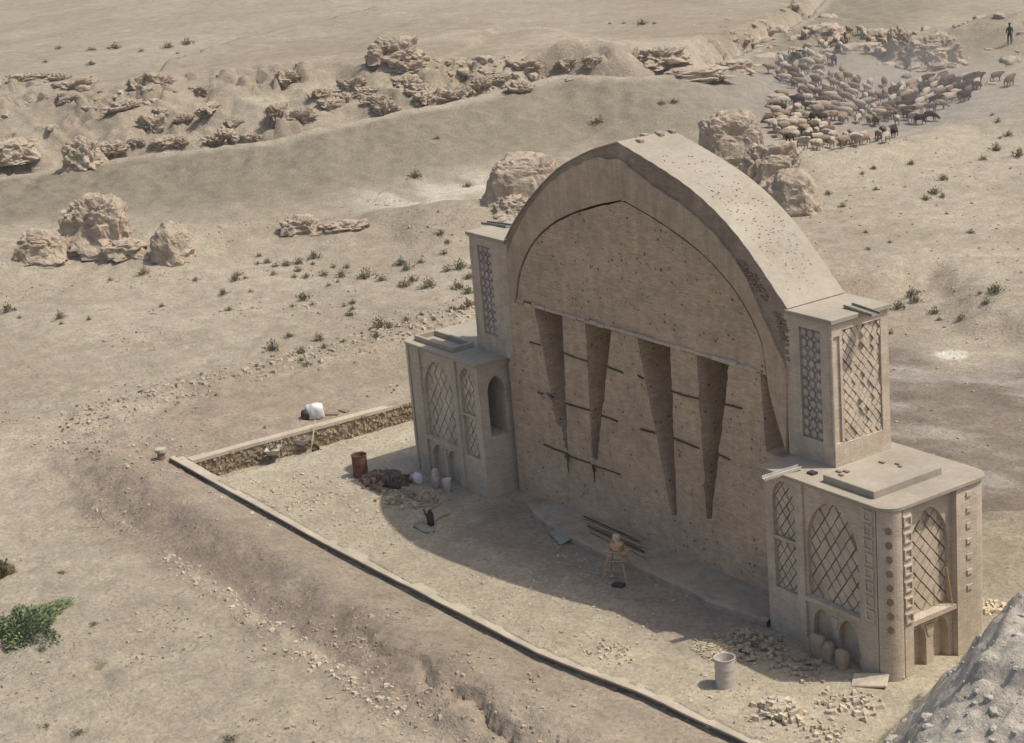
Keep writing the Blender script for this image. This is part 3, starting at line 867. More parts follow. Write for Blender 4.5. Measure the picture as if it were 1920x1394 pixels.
    NT += lattice(blk, fr, arch_poly(8.03, 8.94, 3.11, 4.35, 4.89), 0.31, 0.40, 0.024, -0.30, -0.21, M['tile'])
    NT += lattice(blk, fr, [(8.03, 1.46), (8.94, 1.46), (8.94, 2.99), (8.03, 2.99)], 0.31, 0.40, 0.024, -0.30, -0.21, M['tile'])
    if sgn > 0:
        NT += lattice(blk, rt, arch_poly(0.97, 2.51, 1.63, 3.6, 4.73), 0.39, 0.46, 0.027, -0.48, -0.35, M['tile'])
    # stacked square frames on the pilasters
    def frame(fn, cu, cv, s_, w0, w1):
        o = MB(); h = s_ / 2; t = 0.05
        o.prism([(cu - h, cv - h), (cu + h, cv - h), (cu + h, cv - h + t), (cu - h, cv - h + t)], fn, w0, w1)
        o.prism([(cu - h, cv + h - t), (cu + h, cv + h - t), (cu + h, cv + h), (cu - h, cv + h)], fn, w0, w1)
        o.prism([(cu - h, cv - h + t), (cu - h + t, cv - h + t), (cu - h + t, cv + h - t), (cu - h, cv + h - t)], fn, w0, w1)
        o.prism([(cu + h - t, cv - h + t), (cu + h, cv - h + t), (cu + h, cv + h - t), (cu + h - t, cv + h - t)], fn, w0, w1)
        o.build('square_frame', M['tile'], blk)
    for k in range(8 if sgn > 0 else 0):
        frame(fr, 12.03, 1.86 + k * 0.425, 0.34, 0.002, 0.045)
    if sgn > 0:
        for k in range(7):
            frame(rt, 0.69, 1.82 + k * 0.48, 0.30, 0.002, 0.05)
        for k in range(7):
            o = MB(); zc = 2.0 + k * 0.47
            o.prism([(3.0, zc - 0.07), (3.2, zc - 0.07), (3.2, zc + 0.07), (3.0, zc + 0.07)], rt, -0.02, 0.04)
            o.build('square_stud', M['tile'], blk)
        ca_, cy_ = 12.38, 0.45
        t = math.radians(42); dx, dy = math.sin(t), -math.cos(t)
        for k in range(8):
            zc = 1.6 + k * 0.42; o = MB()
            fn = lambda u, v, w: (ca_ + dx * (0.462 + w) + u * math.cos(t), cy_ + dy * (0.462 + w) + u * math.sin(t), v)
            o.prism([(0.10 * math.cos(a), zc + 0.12 * math.sin(a)) for a in np.linspace(0, 2 * math.pi, 9)[:-1]], fn, -0.06, 0.03)
            o.build('medallion', M['tilebed'], blk)
    return blk

blkR = side_block(1)
blkL = side_block(-1)

def pylon(sgn):
    b = MB()
    fr = lambda u, v, w: (sgn * u, dP - 0.004 - w, v)
    rt = lambda u, v, w: (sgn * (PR1 + w), u, v)
    P0, PF, PB = (XR0 - 0.24 if sgn > 0 else 6.94), dP - 0.004, dP + TH + 0.004
    b.box(*sorted((sgn * P0, sgn * (PR1 - 0.12))), PF + 0.12, PB, 5.18, 9.5)
    # front frame
    zb, zt = 5.86, 9.2
    L0, L1 = 8.05, 8.92
    for (u0, u1, v0, v1) in ((P0, L0, 5.18, 9.5), (L1, 9.20, 5.18, 9.5), (L0, L1, 5.18, zb), (L0, L1, zt, 9.5)):
        b.prism([(u0, v0), (u1, v0), (u1, v1), (u0, v1)], fr, -0.12, 0.0)
    b.box(*sorted((sgn * 9.20, sgn * (PR1 + 0.02))), PF - 0.02, PF + 0.3, 5.18, 5.90)
    b.box(*sorted((sgn * 9.20, sgn * PR1)), PF, PF + 0.3, 9.1, 9.5)
    b.box(*sorted((sgn * 9.2, sgn * (PR1 - 0.06))), PF + 0.06, PF + 0.3, 5.9, 9.1)
    # side frame
    for (u0, u1, v0, v1) in ((PF + 0.3, 1.74, 5.18, 9.5), (3.26, PB, 5.18, 9.5), (1.74, 3.26, 5.18, 5.86), (1.74, 3.26, 9.25, 9.5)):
        b.prism([(u0, v0), (u1, v0), (u1, v1), (u0, v1)], rt, -0.12, 0.0)
    py = b.build('pylon', M['brick'], mon)
    # slender corner shafts
    for (ux, uy) in ((9.25, PF + 0.03), (PR1 - 0.04, PF + 0.02)):
        c = MB(); c.tube([(sgn * ux, uy, 5.9), (sgn * ux, uy, 9.1)], 0.06, 10); c.build('corner_shaft', M['brick'], py, smooth=False)
    cap = MB()
    X0, X1 = (XR0 - 0.12 if sgn > 0 else 7.02), PR1 + 0.09
    cap.box(*sorted((sgn * X0, sgn * X1)), PF - 0.09, PB + 0.06, 9.503, 9.60 + 0.04)
    cap.build('pylon_cap', M['roof'], py, bevel=0.012)
    # tile panels: eight-pointed stars over a dark bed on the front, small diamonds on the side
    bed = MB(); bed.prism([(L0, zb), (L1, zb), (L1, zt), (L0, zt)], fr, -0.118, -0.085); bed.build('panel_bed', M['glazebed'], py)
    stars = MB(); cross = MB(); nxs, nzs = 3, 11
    su = (L1 - L0) / nxs; sv = (zt - zb) / nzs
    for i in range(nxs):
        for j in range(nzs):
            cu = L0 + (i + .5) * su; cv = zb + (j + .5) * sv
            pts = [((0.46 if q % 2 == 0 else 0.27) * su * math.cos(q * math.pi / 8), (0.46 if q % 2 == 0 else 0.27) * sv * math.sin(q * math.pi / 8)) for q in range(16)]
            stars.prism([(cu + p, cv + q) for p, q in pts], fr, -0.085, -0.05 + random.uniform(-.012, .012))
            if i < nxs - 1 and j < nzs - 1:
                c2u = cu + su / 2; c2v = cv + sv / 2; k = 0.17
                cross.prism([(c2u - k * su, c2v), (c2u, c2v - k * sv), (c2u + k * su, c2v), (c2u, c2v + k * sv)], fr, -0.085, -0.06)
    stars.build('star_tile_panel', M['glaze'], py)['kind'] = 'stuff'
    cross.build('cross_tile_panel', M['tile'], py)['kind'] = 'stuff'
    if sgn > 0:
        lattice(py, rt, [(1.75, 5.87), (3.25, 5.87), (3.25, 9.24), (1.75, 9.24)], 0.25, 0.30, 0.019, -0.12, -0.045, M['tile'], joined=True, jit=0.02)
    return py
pyR = pylon(1)
pyL = pylon(-1)
# rough brick patch in the spandrel beside the springing
def patch(pts, y, name, n, s):
    mb = MB()
    xs = [p[0] for p in pts]; zs = [p[1] for p in pts]
    k = 0
    while k < n:
        x = random.uniform(min(xs), max(xs)); z = random.uniform(min(zs), max(zs))
        if not inpoly(np.array([x]), np.array([z]), pts)[0]: continue
        w = random.uniform(0.6, 1.3) * s; h = random.uniform(0.6, 1.2) * s * 0.4; pr = random.uniform(0.01, 0.06)
        mb.box(x - w, x + w, y - pr, y + 0.05, z - h, z + h); k += 1
    o = mb.build(name, M['tilebed'], mon); o['kind'] = 'stuff'
patch([(7.05, 9.55), (7.6, 9.2), (7.6, 8.0)], dP, 'broken_brick_patch', 60, 0.07)
patch([(5.4, 11.0), (6.3, 10.5), (6.95, 9.7), (6.5, 9.75), (5.6, 10.6)], dP - 0.02, 'broken_brick_patch', 50, 0.06)
# fallen chips lying on the back of the arch
chips = MB()
for cl in [(4.0, 44), (4.9, 50), (5.6, 66), (6.4, 70), (6.9, 26), (2.6, 14), (1.5, 8)]:
    for q in range(cl[1]):
        x = cl[0] + random.gauss(0, 0.35); y = random.uniform(dP + 0.35, dP + TH - 0.3)
        if not 0.5 < x < 7.3: continue
        z = float(np.interp(x, ext[:, 0], ext[:, 1])) + 0.05; s = random.uniform(0.008, 0.026)
        chips.box(x - s * 1.3, x + s, y - s, y + s, z - 0.02, z + s * 0.9)
o = chips.build('brick_chips', M['tilebed'], mon); o['kind'] = 'stuff'
# loose bricks left on the crown
for x, y in [(-0.35, 3.3), (-0.1, 2.5), (0.15, 2.95), (0.3, 2.0), (0.12, 3.45)]:
    c = MB(); z = float(np.interp(abs(x), ext[:, 0], ext[:, 1])) + 0.03
    c.box(x - 0.13, x + 0.13, y - 0.09, y + 0.09, z, z + 0.10); c.build('crown_brick', M['roof'], mon, bevel=0.01)
# raised bed on the right roof, hatch on the left roof
p_ = MB(); p_.box(9.95, 11.95, 0.32, 2.98, 5.19, 5.42); p_.build('roof_upstand', M['roof'], blkR, bevel=0.015)
for x0, x1, y0, y1 in [(-12.3, -9.6, 0.28, 0.40), (-12.3, -9.6, 1.15, 1.27), (-12.3, -12.18, 0.4, 1.15), (-9.72, -9.6, 0.4, 1.15)]:
    p_ = MB(); p_.box(x0, x1, y0, y1, 5.195, 5.40); p_.build('roof_upstand', M['roof'], blkL, bevel=0.012)
for (x, y, s) in [(10.3, 0.9, .1), (10.5, 2.1, .09), (10.9, 2.3, .07), (11.1, 2.2, .06), (10.4, 0.6, .08), (10.15, 0.75, .09)]:
    p_ = MB(); p_.box(x - s, x + s, y - s * .5, y + s * .5, 5.418, 5.44 + s * .3); p_.build('loose_brick', M['tilebed'], blkR)
p_ = MB(); p_.box(9.15, 9.4, 0.45, 0.65, 5.2, 5.27); p_.build('loose_brick', M['dark'], blkR)
# rain spouts
def spout(name, a, b, wdt, parent, mat):
    a = Vector(a); b = Vector(b); d = (b - a); n = Vector((-d.y, d.x, 0)).normalized()
    mb = MB(); upv = Vector((0, 0, 1))
    for off, hgt in ((-wdt / 2, 0.09), (wdt / 2 - 0.03, 0.09), (-wdt / 2 + 0.03, 0.025)):
        w = 0.03 if hgt > 0.05 else wdt - 0.06
        q = []
        for e in (a, b):
            for s in (off, off + w):
                for h in (0, hgt): q.append(e + n * s + upv * h)
        mb.add(q, [(0, 1, 3, 2), (4, 6, 7, 5), (0, 4, 5, 1), (2, 3, 7, 6), (1, 5, 7, 3), (0, 2, 6, 4)])
    mb.build(name, mat, parent)
spout('rain_spout', (8.83, 2.57, 9.66), (10.02, 2.5, 9.60), 0.34, pyR, M['steel'])
spout('rain_spout', (8.75, 0.55, 5.24), (8.5, -0.62, 5.14), 0.22, blkR, M['drum'])
spout('rain_spout', (-8.6, 2.6, 9.66), (-10.1, 2.5, 9.60), 0.3, pyL, M['steel'])
st = MB(); st.tube([(XR1 - 0.05, 2.46, 1.63), (XR1 - 0.1, 2.3, 2.8)], 0.02, 6); st.build('leaning_stick', M['pale_timber'], blkR)
# ------------------------------------------------------------------ courtyard walls
wall = empty('courtyard_wall', (0, 0, 0), label='low L-shaped courtyard wall with pale coping and rubble inner face', cat='wall')
def strip_wall(name, fn, n, prof, mat, parent, seed):
    """a wall swept along n+1 stations; prof(i) returns the section"""
    mb = MB(); v = []; f = []
    secs = [prof(i) for i in range(n + 1)]; k = len(secs[0])
    for s in secs: v += [fn(*p) for p in s]
    for i in range(n):
        for j in range(k):
            f.append((i * k + j, i * k + (j + 1) % k, (i + 1) * k + (j + 1) % k, (i + 1) * k + j))
    f.append(tuple(range(k))); f.append(tuple(n * k + j for j in range(k)))
    mb.add(v, f)
    return mb.build(name, mat, parent)
nz1 = lambda s, sd: float(fbm(np.array([s]), np.array([0.0]), 1.3, 3, sd)[0] - 0.5)
def front_prof(i):
    x = -21.55 + i * (18.0 + 21.55) / 260
    a = 0.04 * nz1(x, 81); t = 0.0 + 0.035 * nz1(x, 82); y0 = float(yk(x)) + a
    return [(x, y0, t - 0.075), (x, y0 - 0.01, t - 0.01), (x, y0 + 0.03, t), (x, y0 + 0.42 + 0.12 * nz1(x, 83), t - 0.012), (x, y0 + 0.42, t - 0.075)]
fk = strip_wall('coping', lambda x, y, z: (x, y, z), 260, front_prof, M['kerb'], wall, 1)
def face_prof(i):
    x = -21.5 + i * (18.0 + 21.5) / 130
    y0 = float(yk(x)) + 0.09 + 0.03 * nz1(x, 85)
    return [(x, y0, -0.9), (x, y0, -0.07), (x, y0 + 0.25, -0.07), (x, y0 + 0.25, -0.9)]
strip_wall('front_wall', lambda x, y, z: (x, y, z), 130, face_prof, M['front_face'], wall, 3)
lw_ = MB(); lw_.box(-20.85, -20.42, -6.1, 6.4, -1.5, -0.06); lw_.build('left_wall', M['stonewall'], wall)
def cop(i):
    y = -6.03 + i * 12.47 / 70; a = 0.03 * nz1(y, 84); t = -0.03 - 0.10 * max(0, (y + 3) / 9)
    return [(-20.93 + a, y, t - 0.1), (-20.93 + a, y, t + 0.04), (-20.36 + a, y, t + 0.04), (-20.36 + a, y, t - 0.1)]
strip_wall('coping', lambda x, y, z: (x, y, z), 70, cop, M['kerb'], wall, 2)
# rubble stones set in the inner face of the left wall (too small to tell apart one by one)
def pebble(mb, c, s, squash=0.7):
    """rough angular stone"""
    r = [random.uniform(0.55, 1.25) * s for _ in range(8)]; tl = random.uniform(-0.5, 0.5)
    a0 = random.uniform(0, 6.28); ca, sa = math.cos(a0), math.sin(a0)
    q = []
    for k, (x, y, z) in enumerate(((-1, -1, -1), (1, -1, -1), (1, 1, -1), (-1, 1, -1), (-1, -1, 1), (1, -1, 1), (1, 1, 1), (-1, 1, 1))):
        x *= r[k] * (0.75 if z > 0 else 1.0); y *= r[k] * 0.7 * (0.75 if z > 0 else 1.0); z = z * squash * s * random.uniform(0.6, 1.1) + tl * x
        q.append((c[0] + x * ca - y * sa, c[1] + x * sa + y * ca, c[2] + z))
    mb.add(q, [(0, 3, 2, 1), (4, 5, 6, 7), (0, 1, 5, 4), (1, 2, 6, 5), (2, 3, 7, 6), (3, 0, 4, 7)])
st = MB()
for i in range(900):
    y = random.uniform(-5.8, 6.2); z = random.uniform(-1.15, -0.12)
    pebble(st, (-20.42, y, z), random.uniform(0.05, 0.11), 0.6)
o = st.build('rubble_facing', M['stonewall'], wall); o['kind'] = 'stuff'
# corner marker post at the outer corner
po = empty('concrete_marker', (-21.8, -6.75, gz(-21.8, -6.75) - 0.02), label='short pale marker post with a cap at the outer corner of the low wall', cat='marker')
b = MB(); b.lathe([(0.0, 0), (0.17, 0), (0.15, 0.34), (0.0, 0.34)], 12); b.build('post', M['tilebed'], po)
b = MB(); b.lathe([(0.0, 0.341), (0.24, 0.341), (0.24, 0.48), (0.0, 0.50)], 12); b.build('cap', M['kerb'], po)

# ------------------------------------------------------------------ drums
def drum(name, px, py, mat, label, h=0.9, r=0.29, tilt=0.0):
    P = hit(px, py); e = empty(name, (P[0], P[1], P[2] - 0.03), label=label, cat='barrel')
    b = MB()
    prof = [(0.0, 0.02), (r, 0.0), (r * 1.03, 0.01)]
    for z in np.linspace(0.03, h - 0.03, 28):
        rib = 0.012 * (math.exp(-((z - h * .33) / 0.018) ** 2) + math.exp(-((z - h * .66) / 0.018) ** 2))
        prof.append((r + rib + 0.003 * math.sin(z * 60), z))
    prof += [(r * 1.04, h - 0.015), (r * 1.04, h)]
    prof += [(r * 0.97, h), (r * 0.95, h - 0.02), (r * 0.95, 0.25), (0.0, 0.25)]
    b.lathe(prof, 28); b.build('shell', mat, e, smooth=True)
    t = MB(); ring_ = [(r * 1.03 * math.cos(a), r * 1.03 * math.sin(a), h) for a in np.linspace(0, 2 * math.pi, 29)]
    t.tube(ring_, 0.014, 6, caps=False); t.build('rim', mat, e, smooth=True)
    return e
drum('steel_drum', 1361, 1285, M['drum'], 'whitish open steel drum standing in sunlight on the yard')
drum('steel_drum', 677, 893, M['rust'], 'rust-red steel drum beside the debris heap', h=0.92)

# ------------------------------------------------------------------ wheelbarrows, shovel, sacks
def wheelbarrow(loc, rz, label):
    e = empty('wheelbarrow', loc, rz, label=label, cat='wheelbarrow')
    b = MB()                                           # tray: open tapered pan
    o = [(-0.45, -0.32, 0.62), (0.50, -0.28, 0.66), (0.50, 0.28, 0.66), (-0.45, 0.32, 0.62)]
    i = [(-0.28, -0.22, 0.38), (0.26, -0.18, 0.38), (0.26, 0.18, 0.38), (-0.28, 0.22, 0.38)]
    o2 = [(x * 0.97, y * 0.95, z + 0.002) for x, y, z in o]; i2 = [(x * 0.97, y * 0.95, z + 0.02) for x, y, z in i]
    b.add(o + i + o2 + i2, [(4, 5, 6, 7), (0, 1, 5, 4), (1, 2, 6, 5), (2, 3, 7, 6), (3, 0, 4, 7), (12, 15, 14, 13),
                            (8, 12, 13, 9), (9, 13, 14, 10), (10, 14, 15, 11), (11, 15, 12, 8), (0, 8, 9, 1), (1, 9, 10, 2), (2, 10, 11, 3), (3, 11, 8, 0)])
    b.build('tray', M['drum'], e)
    for s in (-1, 1):
        h = MB(); h.tube([(0.72, s * 0.07, 0.2), (0.2, s * 0.17, 0.36), (-0.5, s * 0.25, 0.45), (-1.05, s * 0.28, 0.62)], 0.018, 7); hh = h.build('handle', M['steel'], e, smooth=True)
        g = MB(); g.tube([(-0.93, s * 0.276, 0.58), (-1.07, s * 0.281, 0.625)], 0.025, 7); g.build('grip', M['rubber'], hh)
        l = MB(); l.tube([(-0.35, s * 0.23, 0.43), (-0.42, s * 0.25, 0.02), (-0.22, s * 0.25, 0.0), (-0.1, s * 0.22, 0.38)], 0.015, 6); l.build('leg', M['steel'], e, smooth=True)
    w = MB(); w.tube([(0.72 + 0.17 * math.cos(a), 0, 0.19 + 0.17 * math.sin(a)) for a in np.linspace(0, 2 * math.pi, 19)], 0.045, 8, caps=False)
    wh = w.build('wheel', M['rubber'], e, smooth=True)
    r = MB(); r.tube([(0.72, -0.03, 0.19), (0.72, 0.03, 0.19)], 0.10, 12); r.build('rim', M['steel'], wh)
    return e
P = hit(516, 866); wheelbarrow((P[0], P[1], P[2]), 2.5, 'wheelbarrow with a pale tray, on its own by the rubble face of the low wall')
P = hit(566, 848); wheelbarrow((P[0], P[1], P[2]), 0.5, 'wheelbarrow with a long shovel leaning over it beside the low wall')
sv = empty('shovel', (-20.2, -0.7, gz(-20.0, -0.7)), label='long wooden-handled shovel leaning against the low wall', cat='shovel')
a = Vector((0.75, -0.45, 0.15)); b_ = Vector((-0.06, 0.35, 1.28))
b = MB(); b.tube([a, b_], 0.028, 7); b.build('handle', M['pale_timber'], sv, smooth=True)
b = MB(); d = (a - b_).normalized(); n = Vector((0.5, 0.85, 0)).normalized()
b.add([a + n * 0.06, a - n * 0.06, a - n * 0.13 + d * 0.12, a - n * 0.12 + d * 0.26, a + d * 0.33, a + n * 0.12 + d * 0.26, a + n * 0.13 + d * 0.12] +
      [q + Vector((0.01, 0, 0.012)) for q in (a + n * 0.06, a - n * 0.06, a - n * 0.13 + d * 0.12, a - n * 0.12 + d * 0.26, a + d * 0.33, a + n * 0.12 + d * 0.26, a + n * 0.13 + d * 0.12)],
      [(0, 1, 2, 3, 4, 5, 6), (13, 12, 11, 10, 9, 8, 7)] + [(k, (k + 1) % 7, 7 + (k + 1) % 7, 7 + k) for k in range(7)])
b.build('blade', M['steel'], sv)

def lump(name, loc, size, mat, seed, rough=0.25, boxy=0.8, sub=3, rz=0.0, sink=0.15, freq=1.3, parent=None, skirt=0.0, **k):
    """irregular rounded body: displaced superellipsoid standing on its base"""
    bm = bmesh.new(); bmesh.ops.create_icosphere(bm, subdivisions=sub, radius=1.0)
    sx, sy, sz = size; of = Vector((seed * 3.7, seed * 1.3, seed * 2.1))
    for v in bm.verts:
        c = v.co
        p = Vector([math.copysign(abs(q) ** boxy, q) for q in c])
        n1 = mnoise.fractal(c * freq + of, 1.0, 2.0, 5, noise_basis='PERLIN_ORIGINAL')
        n2 = mnoise.ridged_multi_fractal(c * freq * 1.7 + of, 1.0, 2.1, 4, 1.0, 2.0) - 1.0
        v.co = Vector((p.x * sx, p.y * sy, p.z * sz)) * (1 + rough * (0.9 * n1 + 0.35 * n2))
        v.co.z = max(v.co.z, -sz * (1 - sink)) + sz * (1 - sink)
        if skirt:
            n3 = mnoise.ridged_multi_fractal(v.co * 1.1 + of, 0.9, 2.2, 5, 1.0, 2.0) - 1.0
            hgt = min(1.0, v.co.z / (2 * sz)); k_ = 1 + skirt * (1 - hgt) ** 4
            v.co.x *= k_; v.co.y *= k_
            v.co += c.normalized() * 0.16 * n3
    me = bpy.data.meshes.new(name); bm.to_mesh(me); bm.free()
    for p in me.polygons: p.use_smooth = sub < 4
    return new_obj(name, me, mat, parent, loc=loc, rot=(0, 0, rz), **k)

P = hit(592, 783)
lump('plastic_sack', (P[0], P[1], P[2] - 0.03), (0.42, 0.33, 0.38), M['white'], 3, 0.35, 0.8, label='bulging white plastic sack on top of the low wall', cat='sack')
P = hit(575, 785)
lump('cloth_bundle', (P[0], P[1], P[2] - 0.03), (0.25, 0.22, 0.24), M['dark'], 4, 0.3, label='dark bundle leaning against the white sack', cat='bundle')
for px, py, s in [(622, 778, 0.3), (645, 772, 0.26)]:
    P = hit(px, py); b = MB(); b.box(-s, s, -0.12, 0.12, 0, 0.09)
    b.build('stone_slab', M['tilebed'], None, bevel=0.02, loc=(P[0], P[1], P[2] - 0.01), rot=(0, 0, random.uniform(0, 1)), label='small flat slab beside the white sack', cat='slab', group='slabs by the white sack')

# ------------------------------------------------------------------ things by the left block
P = hit(742, 912)
lump('dark_sack', (P[0], P[1], P[2] - 0.05), (0.5, 0.4, 0.36), M['tarp'], 8, 0.5, 0.9, label='big dark slumped sack on the debris heap', cat='sack')
P = hit(785, 905)
lump('cloth_bundle', (P[0], P[1], P[2] - 0.03), (0.25, 0.2, 0.22), M['white'], 9, 0.3, label='small white bundle between the dark sack and the side block', cat='bundle')
P = hit(819, 914)
b = MB(); b.lathe([(0.0, 0), (0.15, 0), (0.17, 0.25), (0.16, 0.5), (0.14, 0.7), (0.07, 0.78), (0.0, 0.79)], 14)
b.build('cloth_roll', M['pink'], None, smooth=True, loc=(P[0], P[1], P[2] - 0.03), label='pinkish mottled cloth roll standing against the side block', cat='roll')
P = hit(840, 922)
b = MB(); b.lathe([(0.0, 0), (0.15, 0), (0.165, 0.5), (0.17, 0.52), (0.15, 0.52), (0.14, 0.06), (0, 0.06)], 18)
b.build('bucket', M['white'], None, smooth=True, loc=(P[0], P[1], P[2] - 0.02), label='tall white bucket at the foot of the side block', cat='bucket')
P = hit(808, 985)
e = empty('canister', (P[0], P[1], P[2]), label='black upright canister with spout on a green cloth in the shade', cat='canister')
b = MB(); b.lathe([(0, 0), (0.13, 0), (0.13, 0.42), (0.06, 0.5), (0.05, 0.58), (0, 0.58)], 14); b.build('body', M['dark'], e, smooth=True)
b = MB(); b.tube([(-0.1, 0, 0.15), (-0.28, -0.04, 0.4), (-0.33, -0.05, 0.55)], 0.03, 7); b.build('spout', M['dark'], e, smooth=True)
b = MB(); b.tube([(0.1, 0, 0.38), (0.2, 0, 0.5), (0.12, 0, 0.6), (0.03, 0, 0.57)], 0.018, 7); b.build('handle', M['dark'], e, smooth=True)
lump('green_cloth', (P[0] + 0.1, P[1] - 0.35, P[2] - 0.01), (0.5, 0.22, 0.05), M['green'], 13, 0.5, label='crumpled green cloth lying by the black canister', cat='cloth')

def heap(name, px, py, n, rad, smin, smax, mat, label, cat, flat=0.6, height=0.35, part='broken_brick', joined=False):
    P = hit(px, py); e = empty(name, (P[0], P[1], P[2]), label=label, cat=cat)
    allm = MB()
    for i in range(n):
        r = rad * math.sqrt(random.random()) * random.uniform(0.4, 1.0); a = random.uniform(0, 6.28)
        x, y = r * math.cos(a), r * math.sin(a) * 0.8
        s = random.uniform(smin, smax)
        z = gz(P[0] + x, P[1] + y) - P[2] + height * max(0, 1 - r / rad) * random.random() + s * flat * 0.5
        mb = allm if joined else MB()
        pebble(mb, (x, y, z), s, flat)
        if not joined: mb.build(part, mat, e)
    if joined: allm.build(part, mat, e)['kind'] = 'stuff'
    return e
heap('debris_heap', 715, 905, 90, 1.5, 0.05, 0.14, M['debris'], 'reddish-brown heap of brick debris behind the rusty drum', 'debris heap', height=0.5)
heap('debris_heap', 770, 935, 80, 1.7, 0.05, 0.13, M['stone'], 'low spread of mixed chips in front of the dark sack', 'debris heap', height=0.2)
for i in range(9):
    P = hit(720 + i * 14 + random.uniform(-8, 8), 928 + i * 4 + random.uniform(-12, 12)); a = random.uniform(0, 3.1); l = random.uniform(0.3, 0.7)
    b = MB(); b.tube([(-l, 0, 0.03), (0, random.uniform(-.03, .03), 0.06), (l, 0, 0.03)], 0.028, 6)
    b.build('wood_offcut', M['pale_timber'], None, loc=P, rot=(0, 0, a), label='short pale wood offcut lying among the chips by the side block', cat='wood', group='wood offcuts by the left block')
heap('brick_heap', 1462, 1338, 85, 1.0, 0.07, 0.17, M['palestone'], 'pile of pale broken bricks on the sunlit yard near the white drum', 'brick heap', height=0.3)
heap('brick_scatter', 1590, 1322, 60, 1.3, 0.05, 0.13, M['palestone'], 'loose scatter of pale broken bricks before the right corner', 'brick heap', height=0.05)
heap('brick_scatter', 1545, 1374, 45, 1.1, 0.04, 0.11, M['palestone'], 'thin scatter of brick bits near the edge of the grey mound', 'brick heap', height=0.04)
heap('rubble_heap', 1400, 1212, 110, 1.6, 0.05, 0.12, M['stone'], 'shaded grey rubble beside the right block', 'rubble heap', height=0.25)
heap('rubble_heap', 1500, 1250, 70, 1.4, 0.04, 0.10, M['stone'], 'thin shaded rubble before the sacks of the right block', 'rubble heap', height=0.08)
heap('chip_scatter', 1150, 1218, 60, 1.2, 0.03, 0.08, M['palestone'], 'patch of small chips in the middle of the sunlit yard strip', 'brick heap', height=0.03)
heap('chip_scatter', 1846, 1140, 70, 1.0, 0.05, 0.13, M['straw'], 'yellowish stone chips strewn behind the right corner', 'brick heap', height=0.08)
# straw heap by the white drum
P = hit(1345, 1222); b = MB()
for i in range(260):
    a = random.uniform(0, 3.14); r = 0.55 * math.sqrt(random.random()); t = random.uniform(0, 6.28); l = random.uniform(0.08, 0.22)
    c = Vector((r * 1.5 * math.cos(t), r * math.sin(t), max(0.02, 0.16 * (1 - r / 0.55)) + random.uniform(0, 0.05)))
    dv = Vector((math.cos(a) * l, math.sin(a) * l, random.uniform(-0.05, 0.05)))
    b.tube([c - dv, c + dv], 0.014, 4)
b.build('straw_heap', M['straw'], None, loc=P, label='small heap of pale straw at the edge of the shadow behind the drum', cat='straw')
# sacks in the blind arches of the right block
for k, (x, y, s, lab) in enumerate([(9.72, -0.05, 0.8, 'slim clay-coloured sack at the left jamb of the blind arch'), (10.12, -0.12, 1.15, 'tall clay-coloured sack standing in the left blind arch'),
                                    (10.52, -0.1, 0.9, 'clay-coloured sack against the pier between the blind arches'), (11.1, -0.15, 0.95, 'squat clay-coloured sack in the right blind arch')]):
    lump('filled_sack', (x, y - 0.12, gz(x, y - 0.12) - 0.05), (0.21 * s, 0.17, 0.36 * s), M['sack'], 30 + k, 0.22, 0.55, label=lab, cat='sack')
# slabs leaning at the right corner
for k, (px, py, sx, sy, lab) in enumerate([(1632, 1282, 0.5, 0.28, 'larger pale stone slab tilted at the foot of the right corner'), (1668, 1270, 0.42, 0.22, 'smaller pale slab lying against the foot of the corner shaft')]):
    P = hit(px, py); b = MB(); b.box(-sx, sx, -sy, sy, 0, 0.08)
    b.build('stone_slab', M['palestone'], None, bevel=0.02, loc=(P[0], P[1], P[2] + 0.06), rot=(0.25, -0.1, 0.6 + 0.2 * k), label=lab, cat='slab')
# shaded yard: trestle with a white bundle, long poles, green board
P = hit(1160, 1086)
e = empty('wooden_trestle', (P[0], P[1], P[2]), 0.5, label='pale wooden trestle in the shade before the blocking wall', cat='trestle')
for (x, y) in ((-0.3, -0.22), (0.3, -0.22), (-0.3, 0.22), (0.3, 0.22)):
    b = MB(); b.tube([(x * 1.5, y * 1.6, 0), (x * 0.6, y * 0.5, 1.0)], 0.03, 6); b.build('leg', M['pale_timber'], e)
for y in (-0.1, 0.1):
    b = MB(); b.box(-0.42, 0.42, y - 0.08, y + 0.08, 0.97, 1.02); b.build('plank', M['pale_timber'], e)
for z in (0.35, 0.68):
    b = MB(); b.tube([(-0.3, -0.25, z), (0.32, -0.22, z + 0.05)], 0.022, 6); b.build('cross_bar', M['pale_timber'], e)
b = MB(); b.tube([(-0.35, 0.25, 0.3), (0.3, 0.2, 0.85)], 0.025, 6); b.build('brace', M['pale_timber'], e)
lump('cloth_bundle', (P[0] - 0.02, P[1] + 0.02, P[2] + 1.01), (0.24, 0.18, 0.17), M['pale_timber'], 41, 0.4, label='tan bundle lying on the planks of the wooden trestle', cat='bundle')
lump('cloth_bundle', (P[0] - 0.06, P[1] + 0.05, P[2] + 1.27), (0.13, 0.12, 0.14), M['palestone'], 43, 0.4, label='pale knotted cloth on top of the tan bundle', cat='bundle')
for k in range(4):
    a = hit(1086 + k * 3, 994 + k * 9); b_ = hit(1196 + k * 5, 1034 + k * 7)
    z0 = gz(a[0], a[1]); za = 0.38 - k * 0.02
    b = MB(); b.tube([(a[0] - 0.1, 0.95 - k * 0.2, 0.40 - k * 0.015), (a[0] + 1.6, 0.93 - k * 0.2, 0.41 - k * 0.015), (a[0] + 3.1, 0.9 - k * 0.2, 0.40 - k * 0.015)], 0.03, 7)
    b.build('wooden_pole', M['pale_timber'] if k % 2 else M['timber'], None, smooth=True, label='long wooden pole lying on the earth bench along the wall', cat='pole', group='poles on the earth bench')
